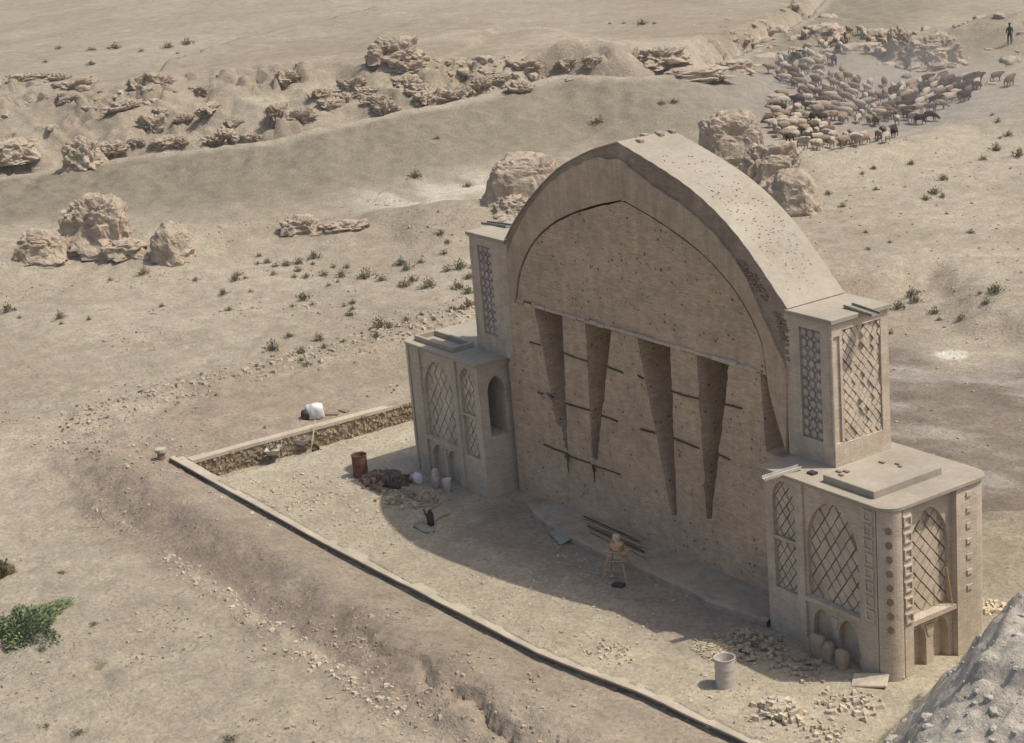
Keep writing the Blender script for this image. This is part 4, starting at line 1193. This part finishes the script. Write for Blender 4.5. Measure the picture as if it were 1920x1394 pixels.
P = hit(1050, 1012); b = MB(); b.box(-0.55, 0.55, -0.2, 0.2, 0.0, 0.05)
b.build('board', M['green'], None, bevel=0.01, loc=(P[0], P[1], P[2] + 0.1), rot=(0.35, 0.05, -0.25), label='grey-green board lying tilted on the shaded yard', cat='board')
P = hit(1160, 1100); b = MB(); b.box(-0.2, 0.2, -0.12, 0.12, 0.0, 0.1)
b.build('wood_block', M['dark'], None, bevel=0.01, loc=P, rot=(0, 0, 0.4), label='dark block lying at the feet of the trestle', cat='block')

# ------------------------------------------------------------------ ruin stumps
def ruin(px, py, size, seed, label, rz=0.0, rough=0.28, boxy=0.7, sub=5, freq=1.4, dx=0.0, mat='ruin', name='ruin_stump'):
    P = hit(px, py)
    # step back so that the front foot, not the centre, stands on the sighted point
    d = np.array([P[0] - CAM[0], P[1] - CAM[1]]); d /= np.linalg.norm(d)
    x, y = P[0] + d[0] * size[1] * 0.8, P[1] + d[1] * size[1] * 0.8
    return lump(name, (x, y, gz(x, y) - 0.45), size, M[mat], seed, rough, boxy, sub, rz, 0.1, freq, skirt=0.55, label=label, cat='ruin')
VR = math.atan2(FW[1], FW[0]) - math.pi / 2        # turns a thing's width across the line of sight
ruin(85, 492, (1.5, 1.3, 1.0), 51, 'rounded earthen ruin stump at the outer end of the left ruin row', VR)
ruin(188, 470, (1.7, 1.4, 1.7), 82, 'tallest craggy earthen ruin of the left row, pitted all over', VR, 0.36, 0.7, 5, 2.0)
ruin(135, 480, (1.0, 0.9, 0.7), 58, 'low crumbling ruin between the rounded stump and the craggy one', VR, 0.45, 0.75, 4, 2.0)
ruin(235, 486, (1.2, 0.9, 0.6), 59, 'low earthen ruin lump at the foot of the craggy ruin', VR, 0.45, 0.75, 4, 2.0)
ruin(328, 494, (1.1, 1.2, 1.35), 53, 'single conical earthen stump with a hollow shaded side', VR, 0.22, 0.9, 5, 1.2)
ruin(565, 440, (1.1, 0.9, 0.65), 54, 'dark undercut earthen lump on the low ridge', VR, 0.4, 0.7, 5, 1.6)
ruin(650, 435, (1.5, 0.8, 0.45), 55, 'low craggy ledge beside the undercut lump', VR, 0.5, 0.8, 5, 2.4)
ruin(30, 322, (1.6, 1.3, 0.9), 56, 'shaded boulder-like ruin at the far left gully', VR, 0.35, 0.75, 5, 1.5)
ruin(158, 318, (1.2, 1.2, 1.3), 57, 'ruin stump at the mouth of the gully below the scarp', VR, 0.35, 0.75, 5, 1.5)
ruin(985, 392, (2.0, 1.7, 1.75), 61, 'flat-topped earthen ruin behind the left haunch of the arch', VR, 0.22, 0.6, 5, 1.2)
ruin(965, 405, (1.0, 0.9, 0.7), 62, 'small crumbled lump below the flat-topped ruin', VR, 0.4, 0.8, 5, 1.8)
ruin(1375, 320, (2.0, 1.6, 2.1), 63, 'tall earthen ruin lump behind the right haunch of the arch', VR, 0.3, 0.65, 5, 1.4)
ruin(1452, 352, (1.7, 1.4, 1.6), 64, 'hollowed earthen ruin between the tall lump and the round boulder', VR, 0.35, 0.65, 5, 1.5)
ruin(1487, 404, (1.45, 1.5, 1.65), 65, 'rounded boulder of earthen masonry overhanging its shadow', VR, 0.14, 0.8, 5, 1.1)
ruin(1243, 140, (1.9, 1.2, 0.9), 66, 'small rubble outcrop on the crest of the embankment', VR, 0.45, 0.8, 5, 2.2)
ruin(1300, 150, (2.4, 1.0, 0.6), 67, 'pale ledge of stone on the embankment crest', VR, 0.4, 0.8, 4, 2.0)
ruin(1375, 132, (1.4, 1.0, 0.6), 68, 'low flat stone block beyond the embankment crest', VR, 0.3, 0.7, 4, 1.6)
ruin(740, 130, (1.9, 1.2, 1.3), 69, 'dark pinnacle on the scarp edge', VR, 0.5, 0.8, 5, 2.0)
ruin(1750, 130, (2.0, 1.5, 1.5), 70, 'dusty grey outcrop above the flock', VR, 0.4, 0.75, 5, 1.6)
ruin(1690, 110, (1.0, 1.0, 1.5), 71, 'upright rock beside the dusty outcrop', VR, 0.35, 0.75, 5, 1.6)
ruin(1545, 82, (1.8, 1.2, 0.9), 72, 'pale rounded rock at the upper edge of the flock', VR, 0.35, 0.75, 4, 1.6)
ruin(1600, 100, (2.6, 0.9, 0.6), 73, 'long pale ledge behind the upper sheep', VR, 0.35, 0.75, 4, 1.8)

# craggy ledges weathering out of the scarp
def outcrop_mesh(seed):
    bm = bmesh.new(); bmesh.ops.create_icosphere(bm, subdivisions=5, radius=1.0); of = Vector((seed * 4.3, seed * 2.9, 1.0))
    for v in bm.verts:
        c0 = v.co.copy()
        p = Vector((math.copysign(abs(c0.x) ** 0.8, c0.x) * 1.35, math.copysign(abs(c0.y) ** 0.8, c0.y) * 0.8, math.copysign(abs(c0.z) ** 0.7, c0.z) * 0.62))
        n1 = mnoise.fractal(c0 * 1.8 + of, 0.9, 2.0, 5, noise_basis='PERLIN_ORIGINAL'); n2 = mnoise.ridged_multi_fractal(c0 * 2.4 + of, 0.8, 2.2, 5, 1.0, 2.0) - 1.0
        p *= 1 + 0.5 * n1 + 0.28 * n2
        if p.z < 0.1: p.x *= 0.72; p.y *= 0.72                 # undercut foot
        st_ = p.z / 0.17; p.z = 0.17 * (math.floor(st_) + min(1.0, (st_ - math.floor(st_)) * 1.8)) * 0.8 + p.z * 0.2   # bedding
        v.co = p
    me = bpy.data.meshes.new('rock_outcrop'); bm.to_mesh(me); bm.free()
    me.materials.append(M['ruin'])
    return me
OUT = [outcrop_mesh(k) for k in range(5)]
ro = random.Random(5)
for k, (px, py) in enumerate([(40, 150), (70, 148), (110, 150), (140, 165), (265, 165), (300, 160), (300, 215), (345, 228), (372, 172), (392, 206), (315, 270), (255, 272), (205, 285), (285, 240), (440, 236), (470, 262),
                              (425, 258), (400, 268), (340, 272), (545, 152), (600, 182), (620, 200), (640, 190), (662, 165), (700, 192), (718, 208), (690, 176), (785, 180), (770, 132), (845, 185), (870, 176), (935, 152), (972, 170), (982, 128), (1062, 122), (1110, 116),
                              (130, 190), (230, 205), (520, 215), (560, 225), (760, 160), (800, 190), (900, 165), (1490, 110), (1530, 118), (1620, 95), (1700, 145), (1740, 100), (1790, 120), (1560, 70), (1660, 75)]):
    P = hit(px, py); s = ro.uniform(0.5, 1.05) * (1.0 if px < 1300 else 0.8)
    o = new_obj('rock_outcrop', OUT[k % 5], None, loc=(P[0], P[1], P[2] - 0.12 * s), rot=(ro.uniform(-.15, .15), ro.uniform(-.15, .15), VR + ro.gauss(0, 0.6)),
                label='craggy undercut ledge weathering out of the far eroded scarp' if px < 1300 else 'craggy grey ledge on the rough slope around the flock', cat='rock', group='ledges on the far scarp' if px < 1300 else 'ledges around the flock')
    o.scale = (s * ro.uniform(0.8, 1.25), s, s * ro.uniform(0.9, 1.5))

# ------------------------------------------------------------------ shrubs
def shrub_mesh(seed, r, h, n, leaf, mats, dense=0.6):
    rg = random.Random(seed); me = bpy.data.meshes.new('shrub'); v = []; f = []; mi = []
    for k in range(n):
        t = rg.uniform(0, 6.283); ph = math.acos(rg.uniform(0.0, 1.0)); q = rg.random() ** dense
        lob = 0.75 + 0.35 * math.sin(3 * t + seed) + 0.15 * math.sin(7 * t)
        c = Vector((r * q * lob * math.sin(ph) * math.cos(t), r * q * lob * math.sin(ph) * math.sin(t), 0.03 + h * q * math.cos(ph) * (0.8 + 0.3 * math.sin(5 * t))))
        d = (c + Vector((rg.uniform(-.4, .4) * r, rg.uniform(-.4, .4) * r, 0.25 * h))).normalized()
        a = d.orthogonal().normalized(); a.rotate(Matrix.Rotation(rg.uniform(0, 6.28), 3, d))
        l = leaf * rg.uniform(0.6, 1.5); w = l * 0.28; o = len(v)
        v += [c - d * l * 0.2, c + a * w + d * l * 0.35, c + d * l, c - a * w + d * l * 0.35]
        f.append((o, o + 1, o + 2, o + 3)); mi.append(0)
    for k in range(10):
        t = rg.uniform(0, 6.283); o = len(v)
        p = Vector((r * 0.7 * math.cos(t), r * 0.7 * math.sin(t), h * rg.uniform(0.4, 0.8))); w = Vector((-math.sin(t), math.cos(t), 0)) * 0.012
        v += [w, -w, p - w * 0.5, p + w * 0.5]; f.append((o, o + 1, o + 2, o + 3)); mi.append(1)
    me.from_pydata([tuple(p) for p in v], [], f)
    for m_ in mats: me.materials.append(m_)
    me.polygons.foreach_set('material_index', mi)
    return me
SH = [shrub_mesh(k, 0.33, 0.36, 200, 0.075, (M['leafd'] if k % 2 else M['leafg'], M['twig'])) for k in range(5)]
z3 = lambda l, x0, y0, s: [(x0 + a / s, y0 + b / s) for a, b in l]
near_l = z3([(295, 272), (285, 322), (345, 315), (400, 338), (475, 332), (545, 320), (650, 285), (640, 325), (545, 370), (385, 392), (155, 398), (205, 415), (140, 430), (520, 408), (598, 410), (713, 397), (820, 403), (860, 345), (775, 345), (800, 440), (743, 460), (1210, 328), (1335, 312), (1240, 362), (1080, 430), (1225, 468), (1280, 435), (1385, 468), (975, 415), (240, 500), (65, 515), (100, 622), (580, 550), (510, 595), (640, 585), (840, 595), (900, 573), (895, 612), (878, 652), (1075, 730), (1135, 730), (490, 790), (680, 812), (385, 875), (715, 860), (560, 900), (565, 945), (605, 975), (1050, 790), (1240, 690), (1420, 680), (1340, 650), (1530, 625), (1590, 615), (1645, 605), (1460, 130), (1510, 185), (1485, 257), (1590, 350), (1505, 370), (1575, 480), (1635, 512), (1640, 415), (1660, 348)], 400, 400, 3.43)
near_l += z3([(805, 520), (620, 555), (1100, 555), (910, 700), (110, 765), (345, 800), (340, 765), (40, 730), (500, 775)], 0, 340, 3.0)
right_l = z3([(285, 98), (415, 150), (300, 185), (835, 100), (565, 410), (530, 432), (548, 462), (460, 495), (645, 520), (670, 555), (785, 550), (970, 410), (885, 415), (915, 470), (415, 625)], 1520, 400, 2.787)
right_l += z3([(1010, 855), (1075, 825), (1285, 800), (900, 1040), (1370, 1000), (1460, 985), (1420, 965), (1485, 1080), (1765, 725), (1890, 755), (1690, 775), (1785, 655), (1830, 640), (1740, 525), (1770, 565), (820, 970), (1085, 945), (1465, 890)], 1280, 40, 3.0)
top_l = z3([(515, 160), (650, 150), (795, 165), (1050, 125), (1000, 178), (330, 150), (515, 240), (945, 145), (255, 225)], 0, 40, 3.0)
top_l += z3([(1440, 570), (1800, 460), (1870, 455), (710, 925), (420, 870), (540, 655), (1510, 12), (1590, 8), (1690, 15), (1760, 10)], 640, 40, 3.0)
front_l = z3([(350, 220), (525, 510), (330, 330), (240, 650), (930, 880), (630, 990), (440, 1125), (1420, 1045), (1300, 1155), (150, 660), (260, 1080)], 0, 1000, 3.0)
def put_shrubs(lst, label, group, s0, s1, sz=1.0):
    for k, (px, py) in enumerate(lst):
        P = hit(px, py + 2); s = s0 * 0.75 + (s1 * 1.25 - s0 * 0.75) * random.random() ** 1.6
        o = new_obj('shrub', SH[(k * 7 + 3) % 5], None, loc=(P[0], P[1], P[2] - 0.04), rot=(0, 0, random.uniform(0, 6.28)), label=label, cat='shrub', group=group)
        o.scale = (s * random.uniform(0.9, 1.35), s, s * random.uniform(0.8, 1.1) * sz)
put_shrubs(near_l, 'small grey-green shrub on the flat between the ruin row and the left block', 'shrubs on the left flat', 0.75, 1.35)
put_shrubs(right_l, 'small dry shrub on the slopes behind the right block', 'shrubs behind the right block', 0.7, 1.25)
put_shrubs(top_l, 'low dark shrub on the far plateau and embankment', 'far shrubs', 1.2, 2.2, 0.7)
put_shrubs(front_l, 'tiny withered shrub on the sand in front of the turned soil', 'withered shrubs on the front sand', 0.4, 0.8, 0.6)
P = hit(38, 1180)
me = shrub_mesh(77, 2.1, 0.6, 11000, 0.10, (M['leaf'], M['twig']), 0.45)
o = new_obj('green_bush', me, None, loc=(P[0], P[1], P[2] - 0.05), label='large spreading bright green bush on the sand', cat='bush'); o.scale = (1.0, 1.0, 1.0)
P = hit(2, 1080)
o = new_obj('dry_bush', shrub_mesh(79, 0.55, 0.6, 1100, 0.13, (leaf_mat('olive_leaf', (0.22, 0.19, 0.10)), M['twig'])), None, loc=(P[0], P[1], P[2] - 0.04), label='olive-brown half dry bush behind the green bush', cat='bush')

# ------------------------------------------------------------------ the flock
def skin_mesh(name, verts, edges, radii, sub=1, mat=None):
    me = bpy.data.meshes.new(name); me.from_pydata(verts, edges, [])
    o = bpy.data.objects.new(name, me); COL.objects.link(o)
    o.modifiers.new('s', 'SKIN').use_smooth_shade = True
    sk = me.skin_vertices[0].data
    for k, r in enumerate(radii):
        sk[k].radius = r if isinstance(r, tuple) else (r, r); sk[k].use_root = (k == 0)
    if sub:
        m_ = o.modifiers.new('d', 'SUBSURF'); m_.levels = sub; m_.render_levels = sub
    dg = bpy.context.evaluated_depsgraph_get()
    out = bpy.data.meshes.new_from_object(o.evaluated_get(dg)); out.name = name
    bpy.data.objects.remove(o)
    out.materials.clear()
    return out
def sheep_mesh(pose):
    hz = {0: 0.78, 1: 0.28, 2: 0.70}[pose]; st = {0: 0.0, 1: 0.02, 2: 0.12}[pose]
    V = [(-0.32, 0, 0.58), (0.0, 0, 0.57), (0.30, 0, 0.60), (0.46, 0, 0.60 + (hz - 0.6) * 0.5), (0.60, 0, hz), (0.76, 0, hz - 0.07), (-0.48, 0, 0.56)]
    R = [(0.21, 0.22), (0.24, 0.24), (0.21, 0.22), (0.12, 0.13), (0.085, 0.09), (0.05, 0.055), (0.06, 0.1)]
    E = [(0, 1), (1, 2), (2, 3), (3, 4), (4, 5), (0, 6)]
    def leg(root, x, y, fwd, hind):
        n = len(V)
        V.extend([(x, y, 0.40), (x + (-0.06 if hind else 0.02) + fwd * 0.4, y, 0.22), (x + fwd, y, 0.02)])
        R.extend([(0.08, 0.075), (0.035, 0.035), (0.03, 0.03)]); E.extend([(root, n), (n, n + 1), (n + 1, n + 2)])
    leg(0, -0.30, 0.13, -st, True); leg(0, -0.30, -0.13, st, True); leg(2, 0.28, 0.12, st, False); leg(2, 0.28, -0.12, -st, False)
    for s in (-1, 1):                                  # ears
        n = len(V); V.append((0.55, s * 0.13, hz + 0.01)); R.append((0.025, 0.02)); E.append((4, n))
    return skin_mesh('sheep', V, E, R, 1)
def wool(name, body):
    m, N, L, P_ = nt(name); g = N.new('ShaderNodeTexCoord')
    b = noisen(N, L, g.outputs['Object'], 14, 3); n = N.new('ShaderNodeVectorMath'); n.operation = 'SCALE'; n.inputs[0].default_value = body
    L.new(ramp(N, L, b, 0.3, 0.7, 0.75, 1.2), n.inputs['Scale']); L.new(n.outputs[0], P_.inputs['Base Color']); P_.inputs['Roughness'].default_value = 1.0
    P_.inputs['Specular IOR Level'].default_value = 0.05
    bp_ = N.new('ShaderNodeBump'); bp_.inputs['Distance'].default_value = 0.05; L.new(b, bp_.inputs['Height']); L.new(bp_.outputs[0], P_.inputs['Normal'])
    return m
WOOL = [('cream', wool('cream_wool', (0.40, 0.34, 0.27))), ('fawn', wool('fawn_wool', (0.27, 0.205, 0.145))), ('brown', wool('brown_wool', (0.14, 0.095, 0.065))), ('dark', wool('dark_wool', (0.05, 0.038, 0.03)))]
SHEEP = {}
for pz in range(3):
    base = sheep_mesh(pz)
    for nm, mt in WOOL:
        q = base.copy(); q.materials.append(mt); SHEEP[(nm, pz)] = q
CROWD = [([(1440, 135), (1470, 110), (1520, 90), (1600, 150), (1700, 170), (1700, 195), (1560, 190), (1480, 175)], 66),
         ([(1450, 190), (1560, 180), (1710, 195), (1700, 240), (1600, 235), (1530, 250), (1450, 215)], 74),
         ([(1430, 225), (1520, 235), (1560, 255), (1660, 268), (1560, 282), (1510, 285), (1460, 262)], 46),
         ([(1500, 70), (1620, 62), (1720, 85), (1700, 110), (1560, 105)], 34),
         ([(1690, 170), (1770, 150), (1835, 155), (1830, 188), (1760, 198), (1690, 200)], 46),
         ([(1690, 205), (1780, 200), (1740, 232), (1690, 240)], 9),
         ([(1862, 150), (1905, 150), (1905, 178), (1862, 178)], 2),
         ([(1640, 262), (1690, 250), (1690, 262), (1645, 272)], 4)]
spots = []
rs = random.Random(11)
for poly, n in CROWD:
    xs = [p[0] for p in poly]; ys = [p[1] for p in poly]; k = 0; tries = 0
    while k < n and tries < 4000:
        tries += 1
        px = rs.uniform(min(xs), max(xs)); py = rs.uniform(min(ys), max(ys))
        if not inpoly(np.array([px]), np.array([py]), poly)[0]: continue
        P = hit(px, py)
        if any((P[0] - q[0]) ** 2 + (P[1] - q[1]) ** 2 < 0.62 ** 2 for q in spots): continue
        spots.append((P[0], P[1], P[2], px, py)); k += 1
HC = np.array(hit(1640, 215)[:2])
for (x, y, z, px, py) in spots:
    dark_side = sstep(1660, 1800, np.array(px)) * 0.45
    u = rs.random()
    nm = 'dark' if u < 0.08 + dark_side else 'brown' if u < 0.24 + dark_side else 'fawn' if u < 0.55 + dark_side * 0.5 else 'cream'
    dv = np.array([x, y]) - HC
    ang = math.atan2(-dv[0], dv[1]) + math.pi * 0.5 + rs.gauss(0, 0.45) if np.linalg.norm(dv) > 2 else rs.uniform(0, 6.28)
    ang = 0.5 * 0 + ang
    o = new_obj('sheep', SHEEP[(nm, rs.choice((0, 1, 2, 2)))], None, loc=(x, y, z), rot=(0, 0, ang),
                label={'cream': 'cream sheep in the flock crowding the dusty hollow', 'fawn': 'fawn sheep in the flock crowding the dusty hollow',
                       'brown': 'brown sheep in the flock crowding the dusty hollow', 'dark': 'black sheep in the flock crowding the dusty hollow'}[nm],
                cat='sheep', group='flock in the hollow, ' + nm)
    s = rs.uniform(0.92, 1.2); o.scale = (s, s, s)
# shepherd on the knoll
P = hit(1893, 84)
V = [(0, 0, 0.95), (0, 0, 1.15), (0, 0, 1.42), (0, 0, 1.56), (0, 0.02, 1.70), (0, 0.02, 1.82)]
R = [(0.16, 0.13), (0.15, 0.12), (0.18, 0.12), (0.06, 0.06), (0.095, 0.11), (0.06, 0.07)]
E = [(0, 1), (1, 2), (2, 3), (3, 4), (4, 5)]
for s in (-1, 1):
    n = len(V); V += [(s * 0.11, 0, 0.88), (s * 0.13, 0.03, 0.50), (s * 0.14, -0.02, 0.08), (s * 0.14, 0.13, 0.04)]; R += [(0.10, 0.11), (0.07, 0.07), (0.05, 0.05), (0.045, 0.035)]
    E += [(0, n), (n, n + 1), (n + 1, n + 2), (n + 2, n + 3)]
    n = len(V); V += [(s * 0.21, 0, 1.40), (s * 0.28, 0.02, 1.13), (s * 0.26, 0.20, 0.96 + (0.12 if s > 0 else 0)), (s * 0.26, 0.27, 0.96 + (0.14 if s > 0 else 0))]; R += [(0.075, 0.075), (0.05, 0.05), (0.04, 0.04), (0.045, 0.03)]
    E += [(2, n), (n, n + 1), (n + 1, n + 2), (n + 2, n + 3)]
pe = empty('person', (P[0], P[1], P[2]), 0.8, label='person in dark clothes standing on the knoll above the flock', cat='person')
pb = skin_mesh('body', V, E, R, 1)
new_obj('body', pb, rough_mat('dark_clothes', (0.05, 0.042, 0.04), 0.2, 3, 12, 0.2, 0.01), pe)
b = MB(); b.lathe([(0.0, 1.91), (0.08, 1.90), (0.115, 1.84), (0.12, 1.78), (0.10, 1.77)], 14); h_ = b.build('cap', M['dark'], pe, smooth=True); h_.location = (0, 0.02, 0)
st = empty('staff', (P[0], P[1], P[2]), 0.8, label='thin wooden staff held by the person on the knoll', cat='staff')
b = MB(); b.tube([(0.28, 0.29, 0.0), (0.27, 0.29, 0.8), (0.26, 0.28, 1.5)], 0.016, 6); b.build('shaft', M['timber'], st)

# ------------------------------------------------------------------ loose stones
def scatter(name, n, sampler, s0, s1, mat, label):
    mb = MB()
    pts = sampler(n)
    zz = gridz(pts[:, 0], pts[:, 1])
    for (x, y), z in zip(pts, zz):
        s = s0 + (s1 - s0) * random.random() ** 3
        pebble(mb, (x, y, z + s * 0.15), s, 0.55)
    return mb.build(name, mat, None, label=label, cat='stones', kind='stuff')
def rock_variants(n=6):
    out = []
    for s in range(n):
        bm = bmesh.new(); bmesh.ops.create_icosphere(bm, subdivisions=3, radius=1.0)
        of = Vector((s * 5.1, 2.2, s * 1.7))
        for v in bm.verts:
            c_ = v.co.copy()
            v.co = Vector([math.copysign(abs(q) ** 0.75, q) for q in c_]) * (1 + 0.55 * mnoise.fractal(c_ * 1.5 + of, 1.0, 2.0, 4, noise_basis='PERLIN_ORIGINAL'))
        out.append((np.array([tuple(v.co) for v in bm.verts]), [tuple(q.index for q in f.verts) for f in bm.faces])); bm.free()
    return out
ROCKV = rock_variants()
def boulders(name, n, sampler, s0, s1, mat, label, sink=0.3):
    pts = sampler(n); zz = gridz(pts[:, 0], pts[:, 1]); vv = []; ff = []; o = 0
    for k, ((x, y), z) in enumerate(zip(pts, zz)):
        V_, F_ = ROCKV[k % len(ROCKV)]
        s = s0 + (s1 - s0) * random.random() ** 2.5; t = random.uniform(0, 6.28); ca, sa = math.cos(t), math.sin(t)
        q = V_ * np.array([s * random.uniform(0.8, 1.6), s * random.uniform(0.7, 1.1), s * random.uniform(0.5, 1.0)])
        q = np.stack([q[:, 0] * ca - q[:, 1] * sa + x, q[:, 0] * sa + q[:, 1] * ca + y, q[:, 2] + z - s * sink], 1)
        vv.append(q); ff.append(np.array(F_) + o); o += len(q)
    me = bpy.data.meshes.new(name); me.from_pydata(np.concatenate(vv).tolist(), [], np.concatenate(ff).tolist())
    me.polygons.foreach_set('use_smooth', [True] * len(me.polygons))
    return new_obj(name, me, mat, None, label=label, cat='stones', kind='stuff')
def box_s(x0, x1, y0, y1):
    def f(n):
        p = np.stack([RNG.uniform(x0, x1, n * 4), RNG.uniform(y0, y1, n * 4)], 1)
        w = fbm(p[:, 0], p[:, 1], 3.5, 3, 91); p = p[w > np.quantile(w, 0.72)]
        return p[:n]
    return f
def keep_out(f):
    def g(n):
        p = f(n); m_ = ~((np.abs(p[:, 0]) < 13.2) & (p[:, 1] > -0.2) & (p[:, 1] < 4.2)); return p[m_]
    return g
scatter('gravel', 2600, keep_out(box_s(-40, 20, -22, -6.6)), 0.025, 0.10, M['stone'], 'loose stones strewn over the front sand and turned soil')
scatter('gravel', 1500, keep_out(box_s(-20, 17, -5.7, 4.5)), 0.02, 0.075, M['palestone'], 'brick chips strewn over the courtyard')
scatter('gravel', 2500, keep_out(box_s(-62, -21.5, -10, 30)), 0.03, 0.12, M['stone'], 'loose stones strewn over the left flat')
def blob(cx, cy, sx, sy):
    return lambda n: np.stack([RNG.normal(cx, sx, n), RNG.normal(cy, sy, n)], 1)
q_ = hit(560, 925); scatter('gravel', 380, blob(q_[0], q_[1], 1.6, 1.1), 0.025, 0.10, M['palestone'], 'pale rubble strewn over the open left end of the courtyard')
q_ = hit(720, 1000); scatter('gravel', 160, blob(q_[0], q_[1], 1.4, 0.8), 0.02, 0.08, M['palestone'], 'pale chips strewn along the courtyard beside the shadow')
q_ = hit(1080, 1010); scatter('gravel', 220, blob(q_[0], q_[1], 2.6, 0.7), 0.02, 0.09, M['stone'], 'chips strewn in the shade at the foot of the blocking wall')
def band(n):
    y = RNG.uniform(-8, 22, n); x = -29.8 - 0.8 * (fbm(y, y * 0, 5, 2, 21) - .5) + RNG.normal(0, 0.9, n); return np.stack([x, y], 1)
scatter('rubble_band', 1100, band, 0.05, 0.17, M['stone'], 'band of rubble running behind the low wall')
def edge(n):
    x = RNG.uniform(-14, 4, n); return np.stack([x, -10.5 + RNG.normal(0, 0.25, n)], 1)
scatter('rubble_band', 260, edge, 0.04, 0.12, M['palestone'], 'thin line of pale stones along the edge of the turned soil')
def mnd(n):
    return np.stack([RNG.normal(20.5, 2.6, n), RNG.normal(-4.5, 3.2, n)], 1)
boulders('mound_rubble', 230, mnd, 0.03, 0.13, M['greystone'], 'grey rubble covering the mound beside the right corner')
def scarp_pts(n):
    m_ = n * 6
    t = RNG.uniform(0, len(TOPL) - 2, m_); i = t.astype(int); f = t - i
    A = np.array(TOPL); c = A[i] * (1 - f[:, None]) + A[i + 1] * f[:, None]
    B = np.array(CREST); nb_ = np.array([B[np.argmin(((B - q) ** 2).sum(1))] for q in c]); u = RNG.uniform(0.05, 0.9, m_)[:, None]
    p = c * (1 - u) + nb_ * u + RNG.normal(0, 1.0, (m_, 2))
    return p[fbm(p[:, 0], p[:, 1], 5.5, 3, 46) > 0.49][:n]
boulders('scarp_rubble', 420, scarp_pts, 0.08, 0.45, M['ruin'], 'broken blocks lying on the eroded scarp')
def herd_rocks(n):
    return np.stack([RNG.normal(-78, 9, n), RNG.normal(90, 8, n)], 1)
boulders('slope_rubble', 160, herd_rocks, 0.15, 1.0, M['ruin'], 'broken blocks on the slope above the flock')
def right_s(n):
    return np.stack([RNG.uniform(-45, 0, n), RNG.uniform(8, 60, n)], 1)
scatter('gravel', 1800, right_s, 0.03, 0.12, M['stone'], 'loose stones strewn over the ground behind the monument')

# ------------------------------------------------------------------ air
def volume_box(name, mb, density, col, label):
    m_ = bpy.data.materials.new(name); m_.use_nodes = True
    N_ = m_.node_tree.nodes; N_.remove(N_['Principled BSDF'])
    pv = N_.new('ShaderNodeVolumePrincipled'); pv.inputs['Density'].default_value = density; pv.inputs['Color'].default_value = (*col, 1); pv.inputs['Anisotropy'].default_value = 0.2
    m_.node_tree.links.new(pv.outputs[0], N_['Material Output'].inputs['Volume'])
    return mb.build(name, m_, None, label=label, cat='air', kind='stuff')
hzb = MB(); hzb.box(-1520, 620, -620, 1520, -12, 40); volume_box('haze', hzb, 0.0003, (0.95, 0.92, 0.88), 'thin dusty haze over the whole plain')

dm = bmesh.new(); bmesh.ops.create_icosphere(dm, subdivisions=4, radius=1.0)
for v in dm.verts: v.co = Vector((v.co.x * 15.0 - 61.0, v.co.y * 12.0 + 73.0, v.co.z * 3.2 + 0.8))
dme = bpy.data.meshes.new('dust_cloud'); dm.to_mesh(dme); dm.free()
dmat = bpy.data.materials.new('raised_dust'); dmat.use_nodes = True
dn = dmat.node_tree.nodes; dn.remove(dn['Principled BSDF'])
pv = dn.new('ShaderNodeVolumePrincipled'); pv.inputs['Density'].default_value = 0.014; pv.inputs['Color'].default_value = (0.86, 0.80, 0.74, 1)
dmat.node_tree.links.new(pv.outputs[0], dn['Material Output'].inputs['Volume'])
new_obj('dust_cloud', dme, dmat, None, label='thin cloud of dust hanging over the flock', cat='dust', kind='stuff')
